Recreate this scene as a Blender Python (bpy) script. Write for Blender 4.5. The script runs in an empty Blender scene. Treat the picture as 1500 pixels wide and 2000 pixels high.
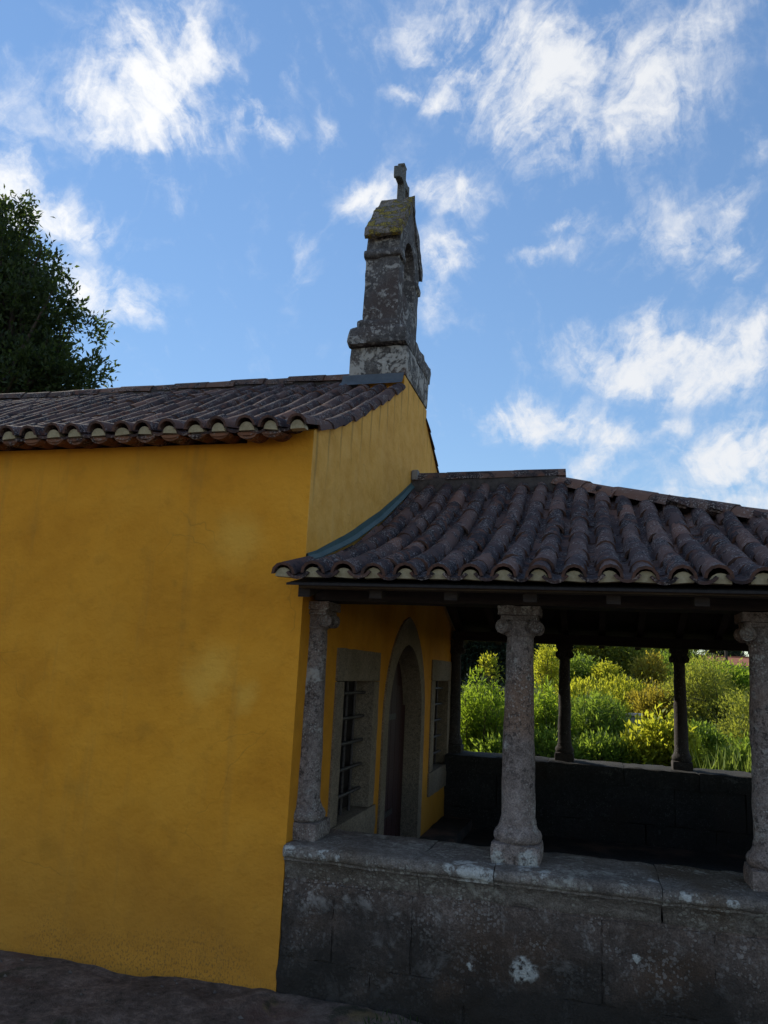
import bpy, bmesh, math, random
import numpy as np
from mathutils import Vector, Matrix, noise
from mathutils.geometry import tessellate_polygon

random.seed(7)
rng = np.random.default_rng(11)
scene = bpy.context.scene
col = scene.collection
R = math.radians

# ------------------------------------------------------------------ camera
CAM = Vector((1.6668, -4.3025, 1.75))
ROT = Matrix(((0.9652, 0.0065, 0.2615), (0.2572, -0.2066, -0.9440), (0.0478, 0.9784, -0.2010)))
cd = bpy.data.cameras.new('camera')
cd.sensor_fit = 'VERTICAL'
cd.sensor_height = 36.0
cd.lens = 27.0
cd.clip_start = 0.05
cd.clip_end = 2000
cam = bpy.data.objects.new('camera', cd)
cam.matrix_world = Matrix.Translation(CAM) @ ROT.to_4x4()
col.objects.link(cam)
scene.camera = cam

# ------------------------------------------------------------------ light and sky
SUN_AZ = -58.0      # degrees from +Y towards +X (behind the chapel, to the left)
SUN_EL = 26.0
SKY_STRENGTH = 0.10
EXPOSURE = 0.33
scene.view_settings.view_transform = 'Standard'
scene.view_settings.look = 'None'
scene.view_settings.gamma = 1.0
scene.view_settings.exposure = EXPOSURE
scene.view_settings.use_curve_mapping = False


def az_el(az, el):
    a, e = R(az), R(el)
    return Vector((math.sin(a) * math.cos(e), math.cos(a) * math.cos(e), math.sin(e)))


sd = bpy.data.lights.new('sun', 'SUN')
sd.energy = 5.0
sd.angle = R(0.53)
sd.color = (1.0, 0.93, 0.80)
sun = bpy.data.objects.new('sun', sd)
sun.rotation_euler = (-az_el(SUN_AZ, SUN_EL)).to_track_quat('-Z', 'Y').to_euler()
col.objects.link(sun)

# clouds seen in the sky: azimuth, elevation, half width, half height, tilt (degrees), weight
CLOUDS = [
    (-36.6, 40.6, 2.9, 2.4, 17, 0.65), (-35.6, 38.0, 3.1, 2.7, 6, 0.9), (-38.4, 35.7, 2.2, 1.9, 16, 1.5), (-33.3, 40.0, 3.5, 1.0, 24, 0.6), (-34.2, 35.6, 3.6, 1.1, 14, 0.7),
    (-33.1, 42.3, 1.9, 1.6, 14, 0.4), (-27.3, 37.3, 1.6, 0.8, -10, 0.9), (-28.7, 38.8, 0.6, 1.2, 26, 0.55), (-45.1, 31.0, 1.3, 1.3, 19, 1.0), (-41.8, 28.9, 3.5, 1.4, 1, 1.1),
    (-44.7, 28.5, 1.8, 1.5, 18, 1.2), (-38.2, 24.8, 3.1, 1.4, 3, 1.05), (-44.3, 34.1, 2.9, 2.0, 20, 0.28), (-33.4, 32.4, 1.2, 1.4, 13, 0.28), (-3.8, 40.9, 4.8, 3.0, -5, 1.05),
    (-6.4, 42.8, 4.2, 1.9, -24, 0.7), (3.6, 40.2, 4.0, 3.4, -10, 0.85), (7.2, 42.1, 3.2, 1.3, 27, 0.6), (-12.5, 42.4, 3.3, 2.0, -15, 0.6), (-13.7, 40.0, 2.7, 0.5, 6, 0.75),
    (-0.9, 38.2, 5.5, 1.8, -7, 0.75), (-0.1, 35.9, 3.3, 1.5, -7, 0.35), (-18.0, 33.6, 2.1, 1.4, 14, 0.95), (-11.5, 34.5, 2.6, 1.2, -8, 1.0), (-11.5, 30.5, 2.2, 1.4, 6, 0.85),
    (-12.2, 27.4, 1.5, 2.1, 1, 0.5), (6.7, 30.0, 4.1, 2.2, -24, 0.62), (10.3, 31.1, 1.2, 2.2, -21, 0.5), (-3.7, 30.4, 1.5, 0.6, -3, 0.6), (-1.7, 31.9, 2.0, 0.5, 3, 0.5),
    (-0.7, 30.3, 0.9, 0.8, -5, 0.4), (10.8, 27.5, 0.8, 1.6, 10, 0.3), (3.2, 23.0, 5.1, 1.5, -8, 1.15), (5.3, 21.1, 5.0, 1.4, -5, 1.1), (10.5, 21.9, 3.1, 2.0, -17, 0.8),
    (4.0, 24.7, 1.5, 1.2, -6, 0.5), (12.1, 23.7, 1.4, 1.5, -9, 0.7), (-4.0, 18.4, 5.1, 1.3, -5, 1.2), (-5.5, 19.1, 2.2, 1.0, 0, 0.4), (1.8, 17.4, 2.1, 0.8, -20, 0.8),
    (9.6, 15.2, 4.1, 1.7, 1, 1.1), (11.6, 16.7, 1.8, 1.7, -5, 0.6), (-0.0, 15.4, 2.3, 1.3, -1, 0.65), (5.9, 17.5, 1.2, 0.8, 21, 0.55), (9.1, 12.5, 3.8, 0.7, -6, 0.85),
    (12.0, 12.1, 3.0, 1.0, -3, 0.7), (-22.2, 37.5, 0.9, 1.2, -3, 0.3), (-25.8, 40.4, 0.8, 0.9, 9, 0.22), (-22.7, 28.9, 1.6, 1.6, 6, 0.14), (12.3, 34.7, 0.9, 0.9, -14, 0.3),
    (-21.8, 42.2, 3.9, 1.7, -13, 0.14),
]


# ------------------------------------------------------------------ node helper
class NT:
    def __init__(self, tree):
        self.t = tree
        self.t.nodes.clear()

    def node(self, kind, **props):
        n = self.t.nodes.new(kind)
        for k, v in props.items():
            setattr(n, k, v)
        return n

    def put(self, sock, v):
        if v is None:
            return
        if isinstance(v, bpy.types.NodeSocket):
            self.t.links.new(v, sock)
        elif isinstance(v, (tuple, list, Vector)) and sock.type == 'RGBA' and len(v) == 3:
            sock.default_value = (*v, 1.0)
        else:
            sock.default_value = v

    def math(self, op, a, b=None, c=None, clamp=False):
        n = self.node('ShaderNodeMath', operation=op, use_clamp=clamp)
        for s, v in zip(n.inputs, (a, b, c)):
            self.put(s, v)
        return n.outputs[0]

    def vmath(self, op, a, b=None, scale=None):
        n = self.node('ShaderNodeVectorMath', operation=op)
        self.put(n.inputs[0], a)
        if b is not None:
            self.put(n.inputs[1], b)
        if scale is not None:
            self.put(n.inputs['Scale'], scale)
        return n.outputs['Value'] if op in ('DOT_PRODUCT', 'LENGTH', 'DISTANCE') else n.outputs[0]

    def noise(self, vec, scale, detail=4.0, rough=0.55, dist=0.0, out='Fac'):
        n = self.node('ShaderNodeTexNoise')
        self.put(n.inputs['Vector'], vec)
        n.inputs['Scale'].default_value = scale
        n.inputs['Detail'].default_value = detail
        n.inputs['Roughness'].default_value = rough
        n.inputs['Distortion'].default_value = dist
        return n.outputs['Color' if out == 'Color' else 0]

    def voronoi(self, vec, scale, feature='F1', rand=1.0, out='Distance'):
        n = self.node('ShaderNodeTexVoronoi', feature=feature)
        self.put(n.inputs['Vector'], vec)
        n.inputs['Scale'].default_value = scale
        n.inputs['Randomness'].default_value = rand
        return n.outputs[out]

    def step(self, v, lo, hi, a=0.0, b=1.0):
        n = self.node('ShaderNodeMapRange', interpolation_type='SMOOTHSTEP')
        self.put(n.inputs['Value'], v)
        n.inputs['From Min'].default_value = lo
        n.inputs['From Max'].default_value = hi
        n.inputs['To Min'].default_value = a
        n.inputs['To Max'].default_value = b
        return n.outputs[0]

    def mix(self, f, a, b, mode='MIX'):
        n = self.node('ShaderNodeMix', data_type='RGBA', blend_type=mode)
        n.clamp_factor = True
        self.put(n.inputs[0], f)
        self.put(n.inputs[6], a)
        self.put(n.inputs[7], b)
        return n.outputs[2]

    def ramp(self, f, stops):
        n = self.node('ShaderNodeValToRGB')
        cr = n.color_ramp
        while len(cr.elements) < len(stops):
            cr.elements.new(0.5)
        for e, (p, c) in zip(cr.elements, stops):
            e.position = p
            e.color = (*c, 1.0)
        self.put(n.inputs[0], f)
        return n.outputs[0]

    def mapping(self, vec, scale=(1, 1, 1), loc=(0, 0, 0), rot=(0, 0, 0)):
        n = self.node('ShaderNodeMapping')
        self.put(n.inputs['Vector'], vec)
        n.inputs['Scale'].default_value = scale
        n.inputs['Location'].default_value = loc
        n.inputs['Rotation'].default_value = rot
        return n.outputs[0]

    def sep(self, vec):
        n = self.node('ShaderNodeSeparateXYZ')
        self.put(n.inputs[0], vec)
        return n.outputs

    def bump(self, h, strength=0.4, dist=0.02, normal=None):
        n = self.node('ShaderNodeBump')
        n.inputs['Strength'].default_value = strength
        n.inputs['Distance'].default_value = dist
        self.put(n.inputs['Height'], h)
        self.put(n.inputs['Normal'], normal)
        return n.outputs[0]


# ------------------------------------------------------------------ world
world = bpy.data.worlds.new('World')
scene.world = world
world.use_nodes = True
w = NT(world.node_tree)
tc = w.node('ShaderNodeTexCoord')
sky = w.node('ShaderNodeTexSky', sky_type='NISHITA')
sky.sun_disc = False
sky.sun_elevation = R(SUN_EL)
sky.sun_rotation = R(SUN_AZ)
sky.altitude = 50
sky.air_density = 1.0
sky.dust_density = 0.0
sky.ozone_density = 2.0
d0 = w.vmath('NORMALIZE', tc.outputs['Generated'])
wn1 = w.noise(d0, 9.0, 3.0, 0.5, out='Color')
wn2 = w.noise(d0, 34.0, 4.0, 0.6, out='Color')
off1 = w.vmath('SCALE', w.vmath('SUBTRACT', wn1, (0.5, 0.5, 0.5)), scale=0.06)
off2 = w.vmath('SCALE', w.vmath('SUBTRACT', wn2, (0.5, 0.5, 0.5)), scale=0.035)
dw = w.vmath('ADD', w.vmath('ADD', d0, off1), off2)
total = None
for az, el, hw, hh, tilt, wt in CLOUDS:
    c = az_el(az, el)
    e = Vector((c.y, -c.x, 0)).normalized()
    n_ = e.cross(c)
    if n_.z < 0:
        n_ = -n_
    t = R(tilt)
    u = (e * math.cos(t) + n_ * math.sin(t)) / R(hw * 0.90)
    v = (n_ * math.cos(t) - e * math.sin(t)) / R(hh * 0.95)
    a = w.math('SUBTRACT', w.vmath('DOT_PRODUCT', dw, u), u.dot(c))
    b = w.math('SUBTRACT', w.vmath('DOT_PRODUCT', dw, v), v.dot(c))
    r2 = w.math('MULTIPLY_ADD', a, a, w.math('MULTIPLY', b, b))
    g = w.math('POWER', 2.71828, w.math('MULTIPLY', r2, -0.9))
    total = w.math('MULTIPLY', g, wt) if total is None else w.math('MULTIPLY_ADD', g, wt, total)
total = w.math('SUBTRACT', 1.0, w.math('POWER', 2.71828, w.math('MULTIPLY', total, -1.15)))
front = w.step(w.vmath('DOT_PRODUCT', d0, az_el(-16, 32)), 0.0, 0.3)
total = w.math('MULTIPLY', total, front)
# the same broken cloud goes on over the rest of the sky
zz = w.sep(d0)
flat = w.vmath('DIVIDE', d0, w.math('MAXIMUM', w.math('ADD', zz[2], 0.12), 0.08))
cov_else = w.step(w.noise(flat, 1.7, 3.0, 0.5), 0.44, 0.66)
away = w.step(w.vmath('DOT_PRODUCT', d0, az_el(-16, 32)), 0.93, 0.72)
total = w.math('MULTIPLY_ADD', cov_else, away, total)
# fibres: long soft streaks in two directions, bent by the warp
SE, SU = Vector((0.96, 0.27, 0.0)), Vector((0.14, -0.50, 0.85))
ws = w.vmath('ADD', d0, w.vmath('SCALE', w.vmath('SUBTRACT', w.noise(d0, 5.0, 2.0, 0.5, out='Color'), (0.5, 0.5, 0.5)), scale=0.10))
ws = w.vmath('ADD', ws, w.vmath('SCALE', w.vmath('SUBTRACT', w.noise(d0, 22.0, 3.0, 0.55, out='Color'), (0.5, 0.5, 0.5)), scale=0.03))


def streak(deg, along, across, seed):
    t = R(deg)
    p1 = SE * math.cos(t) + SU * math.sin(t)
    p2 = SU * math.cos(t) - SE * math.sin(t)
    cx = w.node('ShaderNodeCombineXYZ')
    w.put(cx.inputs[0], w.vmath('DOT_PRODUCT', ws, p1 * along))
    w.put(cx.inputs[1], w.vmath('DOT_PRODUCT', ws, p2 * across))
    cx.inputs[2].default_value = seed
    return w.noise(cx.outputs[0], 1.0, 9.0, 0.61, 0.25)


fa = streak(58, 7, 30, 1.0)
fb = streak(118, 7, 30, 5.0)
fd = streak(8, 7, 24, 9.0)
which = w.step(w.noise(d0, 4.5, 2.0, 0.5), 0.42, 0.58)
fab = w.math('ADD', w.math('MULTIPLY', fa, which), w.math('MULTIPLY', fb, w.math('SUBTRACT', 1.0, which)))
fc = w.noise(dw, 20.0, 10.0, 0.62, 0.3)
fib = w.math('ADD', w.math('MULTIPLY', fab, 0.42), w.math('ADD', w.math('MULTIPLY', fd, 0.16), w.math('MULTIPLY', fc, 0.42)))
gate = w.math('MULTIPLY_ADD', w.math('MINIMUM', total, 0.6), 1.3, 0.46)
tex = w.math('MULTIPLY', w.math('SUBTRACT', fib, 0.5), 4.3)
dens = w.math('ADD', total, w.math('MULTIPLY', tex, gate))
dens = w.step(dens, 0.03, 1.16)
dens = w.math('POWER', dens, 0.95)
dens = w.math('MULTIPLY', dens, w.step(zz[2], -0.02, 0.1))
hsv = w.node('ShaderNodeHueSaturation')
hsv.inputs['Saturation'].default_value = 1.06
hsv.inputs['Value'].default_value = 1.35
w.put(hsv.inputs['Color'], sky.outputs[0])
# the camera of the photograph flattens the sky's range: roll the bright end off
skyb = w.math('DIVIDE', 1.97, w.math('MULTIPLY_ADD', w.sep(hsv.outputs[0])[2], 0.158, 1.0))
skyc = w.vmath('SCALE', hsv.outputs[0], scale=skyb)
cl = w.mix(w.step(w.vmath('DOT_PRODUCT', d0, az_el(SUN_AZ, SUN_EL)), 0.6, 1.0), (7.0, 7.15, 7.4), (8.3, 8.3, 8.3))
skycol = w.mix(w.math('MULTIPLY', dens, 0.96), skyc, cl)
bg = w.node('ShaderNodeBackground')
w.put(bg.inputs['Color'], skycol)
bg.inputs['Strength'].default_value = SKY_STRENGTH
wo = w.node('ShaderNodeOutputWorld')
w.t.links.new(bg.outputs[0], wo.inputs[0])


# ------------------------------------------------------------------ object helpers
def tag(o, label=None, cat=None, group=None, kind=None):
    if label:
        o['label'] = label
    if cat:
        o['category'] = cat
    if group:
        o['group'] = group
    if kind:
        o['kind'] = kind
    return o


def empty(name, loc, parent=None):
    o = bpy.data.objects.new(name, None)
    o.empty_display_size = 0.3
    o.location = loc
    col.objects.link(o)
    return o


def link(name, me, parent=None, mat=None):
    """an object carrying mesh ME, in world coordinates, kept there when parented"""
    o = bpy.data.objects.new(name, me)
    if mat is not None and len(me.materials) == 0:
        me.materials.append(mat)
    col.objects.link(o)
    if parent is not None:
        adopt(o, parent)
    return o


WORLD = {}


def mw(o):
    m = o.matrix_basis.copy()
    p = o.parent
    return (mw(p) @ o.matrix_parent_inverse @ m) if p is not None else m


def adopt(o, parent):
    o.parent = parent
    o.matrix_parent_inverse = mw(parent).inverted()


def smooth(me, angle=None):
    me.polygons.foreach_set('use_smooth', np.ones(len(me.polygons), dtype=bool))
    if angle:
        me.set_sharp_from_angle(angle=R(angle))


def mesh_bm(bm, name, mat=None, sm=None):
    me = bpy.data.meshes.new(name)
    bm.normal_update()
    bm.to_mesh(me)
    bm.free()
    if mat:
        me.materials.append(mat)
    if sm:
        smooth(me, sm)
    return me


def add_box(bm, x0, x1, y0, y1, z0, z1):
    vs = [bm.verts.new(p) for p in ((x0, y0, z0), (x1, y0, z0), (x1, y1, z0), (x0, y1, z0), (x0, y0, z1), (x1, y0, z1), (x1, y1, z1), (x0, y1, z1))]
    for f in ((3, 2, 1, 0), (4, 5, 6, 7), (0, 1, 5, 4), (1, 2, 6, 5), (2, 3, 7, 6), (3, 0, 4, 7)):
        bm.faces.new([vs[i] for i in f])
    return vs


def box_me(name, x0, x1, y0, y1, z0, z1, mat, bevel=0.0):
    bm = bmesh.new()
    add_box(bm, x0, x1, y0, y1, z0, z1)
    if bevel:
        bmesh.ops.bevel(bm, geom=list(bm.edges), offset=bevel, segments=1, affect='EDGES')
    return mesh_bm(bm, name, mat)


def nz(p, s, seed=0.0):
    return noise.noise(Vector((p[0] * s + seed, p[1] * s + seed * 1.7, p[2] * s - seed)))


def roughen(bm, amp, scale, seed=0.0, amp2=0.0, scale2=0.0):
    bm.normal_update()
    new = []
    for v in bm.verts:
        p = v.co
        d = nz(p, scale, seed) * amp
        if amp2:
            d += nz(p, scale2, seed + 5) * amp2
        new.append(v.co + v.normal * d)
    for v, c in zip(bm.verts, new):
        v.co = c


def rough_block(name, x0, x1, y0, y1, z0, z1, mat, cell=0.07, amp=0.012, scale=7.0, bevel=0.012, seed=0.0, amp2=0.004, scale2=28.0):
    """a worn stone block: gridded box, rounded arrises, uneven faces"""
    bm = bmesh.new()
    dims = (x1 - x0, y1 - y0, z1 - z0)
    n = [max(2, int(math.ceil(d / cell))) for d in dims]
    grid = {}

    def vert(i, j, k):
        key = (i, j, k)
        if key not in grid:
            p = Vector((x0 + dims[0] * i / n[0], y0 + dims[1] * j / n[1], z0 + dims[2] * k / n[2]))
            grid[key] = bm.verts.new(p)
        return grid[key]
    for (a, b, c) in ((0, 1, 2), (1, 2, 0), (2, 0, 1)):
        for side in (0, n[c]):
            for i in range(n[a]):
                for j in range(n[b]):
                    q = []
                    for di, dj in ((0, 0), (1, 0), (1, 1), (0, 1)):
                        idx = [0, 0, 0]
                        idx[a], idx[b], idx[c] = i + di, j + dj, side
                        q.append(vert(*idx))
                    if side == 0:
                        q.reverse()
                    bm.faces.new(q)
    # round the arrises
    lo = Vector((x0, y0, z0))
    hi = Vector((x1, y1, z1))
    for v in bm.verts:
        inner = Vector([min(max(v.co[i], lo[i] + bevel), hi[i] - bevel) for i in range(3)])
        d = v.co - inner
        if d.length > bevel:
            v.co = inner + d.normalized() * bevel
    roughen(bm, amp, scale, seed, amp2, scale2)
    return mesh_bm(bm, name, mat, 60)


def lathe_me(name, prof, seg, mat, loc=(0, 0, 0), amp=0.0, sm=50):
    bm = bmesh.new()
    rings = []
    for r, z in prof:
        rings.append([bm.verts.new((loc[0] + r * math.cos(2 * math.pi * k / seg), loc[1] + r * math.sin(2 * math.pi * k / seg), loc[2] + z)) for k in range(seg)])
    for a, b in zip(rings, rings[1:]):
        for k in range(seg):
            bm.faces.new((a[k], a[(k + 1) % seg], b[(k + 1) % seg], b[k]))
    bm.faces.new(list(reversed(rings[0])))
    bm.faces.new(rings[-1])
    if amp:
        roughen(bm, amp, 9.0, loc[0] * 3 + loc[1], amp * 0.5, 40.0)
    return mesh_bm(bm, name, mat, sm)


def tube_into(vs, fs, pts, radii, seg=6):
    """append a tapered tube along pts to vertex and face lists"""
    base = len(vs)
    n = len(pts)
    for i, (p, r) in enumerate(zip(pts, radii)):
        p = Vector(p)
        t = (Vector(pts[min(i + 1, n - 1)]) - Vector(pts[max(i - 1, 0)])).normalized()
        a = t.cross(Vector((0.31, 0.77, 0.55))).normalized()
        b = t.cross(a)
        for k in range(seg):
            an = 2 * math.pi * k / seg
            vs.append(p + a * (r * math.cos(an)) + b * (r * math.sin(an)))
    for i in range(n - 1):
        for k in range(seg):
            q = base + i * seg
            fs.append((q + k, q + (k + 1) % seg, q + seg + (k + 1) % seg, q + seg + k))


def mesh_lists(name, vs, fs, mat, sm=False):
    me = bpy.data.meshes.new(name)
    me.from_pydata([tuple(v) for v in vs], [], fs)
    if mat:
        me.materials.append(mat)
    if sm:
        smooth(me)
    return me


def in_frame(p, m=0.04):
    v = ROT.transposed() @ (Vector(p) - CAM)
    if v.z > -0.1:
        return False
    x, y = v.x / -v.z * 27 / 36, v.y / -v.z * 27 / 36
    return abs(x) < 0.375 + m and abs(y) < 0.5 + m


def curve_z(prof, y):
    return float(np.interp(y, [p[0] for p in prof], [p[1] for p in prof]))


# ------------------------------------------------------------------ materials
def material(name):
    m = bpy.data.materials.new(name)
    m.use_nodes = True
    t = NT(m.node_tree)
    out = t.node('ShaderNodeOutputMaterial')
    b = t.node('ShaderNodeBsdfPrincipled')
    t.t.links.new(b.outputs[0], out.inputs[0])
    t.out, t.b = out, b
    t.pos = t.node('ShaderNodeNewGeometry').outputs['Position']
    t.obj = t.node('ShaderNodeTexCoord').outputs['Object']
    t.rnd = t.node('ShaderNodeObjectInfo').outputs['Random']
    return m, t


def spots(t, pts, wob=0.05, wscale=9.0, soft=0.25):
    """mask that is one within a wobbly radius round each of PTS [(x, y, z, r)]"""
    wv = t.vmath('SCALE', t.vmath('SUBTRACT', t.noise(t.pos, wscale, 5.0, 0.6, out='Color'), (0.5, 0.5, 0.5)), scale=wob * 2)
    p = t.vmath('ADD', t.pos, wv)
    m = None
    for x, y, z, r in pts:
        s = t.step(t.vmath('DISTANCE', p, (x, y, z)), r * (1 + soft), r * (1 - soft))
        m = s if m is None else t.math('MAXIMUM', m, s)
    return m


def stone(name, dark, mid, light, lichen=(0.42, 0.42, 0.38), fine=55.0, spot=0.26, patch=(0.60, 0.68), damp_shade=None, bump=0.5, white=None, moss=None, warm=None, rough=0.92, dark_spots=0.0, streak=0.0):
    m, t = material(name)
    p = t.pos
    n1 = t.noise(p, 3.2, 6.0, 0.62)
    n2 = t.noise(p, 26.0, 6.0, 0.68)
    n3 = t.noise(p, 130.0, 3.0, 0.6)
    f = t.math('ADD', t.math('MULTIPLY', n1, 0.45), t.math('MULTIPLY', n2, 0.55))
    c = t.ramp(f, [(0.30, dark), (0.52, mid), (0.70, light)])
    c = t.mix(t.step(t.noise(p, 1.6, 3.0, 0.5), 0.5, 0.68), c, warm or (0.16, 0.10, 0.075))
    # grain
    c = t.mix(0.75, c, t.ramp(n3, [(0.3, (0.30, 0.30, 0.31)), (0.7, (1.35, 1.31, 1.28))]), 'MULTIPLY')
    # crust lichen in round colonies
    wob = t.vmath('ADD', p, t.vmath('SCALE', t.noise(p, 45.0, 3.0, out='Color'), scale=0.02))
    v = t.voronoi(wob, fine)
    vc = t.voronoi(wob, fine, out='Color')
    size = t.math('MULTIPLY', t.sep(vc)[0], spot * 1.9)
    where = t.step(t.noise(p, 4.2, 5.0, 0.65), 0.40, 0.62)
    dots = t.math('MULTIPLY', t.step(t.math('SUBTRACT', size, v), 0.0, 0.10), where)
    c = t.mix(t.math('MULTIPLY', dots, 0.6), c, lichen)
    big = t.step(t.math('ADD', t.math('MULTIPLY', t.noise(p, 5.5, 7.0, 0.7, 0.5), 0.8), t.math('MULTIPLY', n2, 0.2)), *patch)
    c = t.mix(t.math('MULTIPLY', big, 0.7), c, lichen)
    if streak:
        sk = t.noise(t.mapping(p, scale=(16.0, 16.0, 1.8)), 1.0, 5.0, 0.65)
        sm_ = t.math('MULTIPLY', t.step(sk, 0.57, 0.64), t.step(t.noise(p, 2.4, 3.0), 0.42, 0.55))
        c = t.mix(t.math('MULTIPLY', sm_, streak), c, lichen)
    if dark_spots:
        ds = t.math('MULTIPLY', t.step(t.noise(p, 46.0, 6.0, 0.74), 0.52, 0.58), t.step(t.noise(p, 5.0, 4.0, 0.6), 0.36, 0.58))
        c = t.mix(t.math('MULTIPLY', ds, dark_spots), c, (0.045, 0.037, 0.034))
    h = t.math('ADD', t.math('MULTIPLY', n2, 0.7), t.math('ADD', t.math('MULTIPLY', n3, 0.25), t.math('MULTIPLY', t.math('MAXIMUM', dots, big), 0.25)))
    if damp_shade:
        # black algae film in tongues from the soil, colour deepened to carry foot shade
        z = t.sep(p)[2]
        dm = t.step(t.math('ADD', z, t.math('MULTIPLY', t.math('SUBTRACT', t.noise(p, 3.5, 5.0, 0.6), 0.5), 0.9)), damp_shade[1], damp_shade[0])
        c = t.mix(t.math('MULTIPLY', dm, damp_shade[2]), c, (0.018, 0.017, 0.015))
    if moss:
        mm = t.step(t.math('ADD', t.noise(p, 9.0, 6.0, 0.7), t.math('MULTIPLY', t.math('SUBTRACT', n2, 0.5), 0.5)), moss[0], moss[0] + 0.10)
        c = t.mix(mm, c, t.ramp(n3, [(0.35, (0.05, 0.045, 0.012)), (0.65, moss[1])]))
        h = t.math('ADD', h, t.math('MULTIPLY', mm, 0.8))
    if white:
        wm = spots(t, white, 0.055, 18.0)
        wm = t.math('MULTIPLY', wm, t.step(t.noise(p, 24.0, 6.0, 0.72), 0.38, 0.50))
        c = t.mix(t.math('MULTIPLY', wm, 0.85), c, t.ramp(n3, [(0.3, (0.36, 0.37, 0.35)), (0.7, (0.60, 0.61, 0.58))]))
        h = t.math('ADD', h, t.math('MULTIPLY', wm, 0.3))
    t.put(t.b.inputs['Base Color'], c)
    t.b.inputs['Roughness'].default_value = rough
    t.b.inputs['Specular IOR Level'].default_value = 0.25
    t.put(t.b.inputs['Normal'], t.bump(h, bump, 0.02))
    return m


WHITE = [(0.04, -0.06, 0.755, 0.035), (0.175, -0.06, 0.742, 0.018), (0.24, -0.06, 0.745, 0.025), (0.33, -0.055, 0.74, 0.02), (0.94, -0.06, 0.755, 0.03), (1.02, -0.06, 0.735, 0.035),
         (1.07, -0.06, 0.755, 0.055), (1.13, -0.06, 0.735, 0.04), (1.0, 0.02, 0.775, 0.05), (1.32, 0.0, 0.775, 0.03), (1.42, -0.02, 0.775, 0.035), (1.95, 0.1, 0.775, 0.03),
         (1.325, 0.0, 0.30, 0.062), (1.05, 0.0, 0.29, 0.02), (0.98, 0.0, 0.60, 0.02), (1.16, 0.08, 0.79, 0.04), (1.32, 0.08, 0.80, 0.055), (1.86, 0.0, 0.43, 0.02), (2.1, -0.06, 0.75, 0.03), (2.3, -0.06, 0.74, 0.025)]
M_parapet = stone('parapet_granite', (0.050, 0.039, 0.034), (0.150, 0.118, 0.102), (0.31, 0.258, 0.232), lichen=(0.40, 0.37, 0.345), fine=60.0, spot=0.36, patch=(0.53, 0.63),
                  damp_shade=(0.10, 0.72, 0.9), bump=1.0, white=WHITE, warm=(0.13, 0.085, 0.06))
M_coping = stone('coping_granite', (0.07, 0.06, 0.052), (0.19, 0.168, 0.148), (0.34, 0.31, 0.28), lichen=(0.38, 0.375, 0.33), fine=52.0, spot=0.34, patch=(0.54, 0.64),
                 bump=0.7, white=WHITE, warm=(0.10, 0.075, 0.05))
M_column = stone('column_granite', (0.10, 0.08, 0.07), (0.27, 0.225, 0.205), (0.42, 0.37, 0.345), lichen=(0.52, 0.50, 0.46), fine=85.0, spot=0.34, patch=(0.53, 0.62), bump=1.0, white=WHITE[15:17], warm=(0.26, 0.175, 0.13), dark_spots=0.8)
M_belfry = stone('belfry_granite', (0.04, 0.039, 0.04), (0.125, 0.118, 0.116), (0.27, 0.255, 0.245), lichen=(0.46, 0.44, 0.41), fine=34.0, spot=0.34, patch=(0.535, 0.585), bump=0.9,
                 white=None, warm=(0.10, 0.08, 0.074), streak=0.7)
M_belfry_base = stone('belfry_base_stone', (0.05, 0.046, 0.045), (0.14, 0.13, 0.12), (0.28, 0.26, 0.24), lichen=(0.52, 0.49, 0.44), fine=26.0, spot=0.34, patch=(0.485, 0.53), bump=0.9)
M_mossy = stone('mossy_stone', (0.08, 0.07, 0.06), (0.24, 0.205, 0.17), (0.42, 0.37, 0.31), lichen=(0.42, 0.38, 0.32), fine=30.0, bump=1.0, moss=(0.475, (0.50, 0.37, 0.075)))
M_cross = stone('cross_stone', (0.09, 0.095, 0.09), (0.15, 0.155, 0.145), (0.22, 0.225, 0.21), lichen=(0.28, 0.29, 0.27), bump=0.4, warm=(0.14, 0.14, 0.12))
M_frame = stone('window_stone', (0.17, 0.135, 0.095), (0.31, 0.25, 0.18), (0.43, 0.355, 0.265), lichen=(0.42, 0.39, 0.31), fine=60.0, spot=0.2, patch=(0.62, 0.75), bump=0.45, warm=(0.24, 0.19, 0.13), dark_spots=0.35)
M_floor = stone('porch_floor_stone', (0.02, 0.02, 0.018), (0.045, 0.043, 0.04), (0.08, 0.078, 0.07), lichen=(0.10, 0.10, 0.09), bump=0.4)
M_inner = stone('far_parapet_stone', (0.016, 0.016, 0.015), (0.034, 0.033, 0.031), (0.062, 0.060, 0.056), lichen=(0.10, 0.10, 0.09), bump=0.5, warm=(0.04, 0.033, 0.028))  # darker copy of the parapet stone, porch shade put into its colour
M_farcol = stone('shaded_column_stone', (0.022, 0.020, 0.019), (0.055, 0.049, 0.046), (0.10, 0.09, 0.085), lichen=(0.15, 0.145, 0.135), bump=0.5, warm=(0.055, 0.043, 0.036))  # column stone darkened so its colour carries the shade inside the porch


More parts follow.
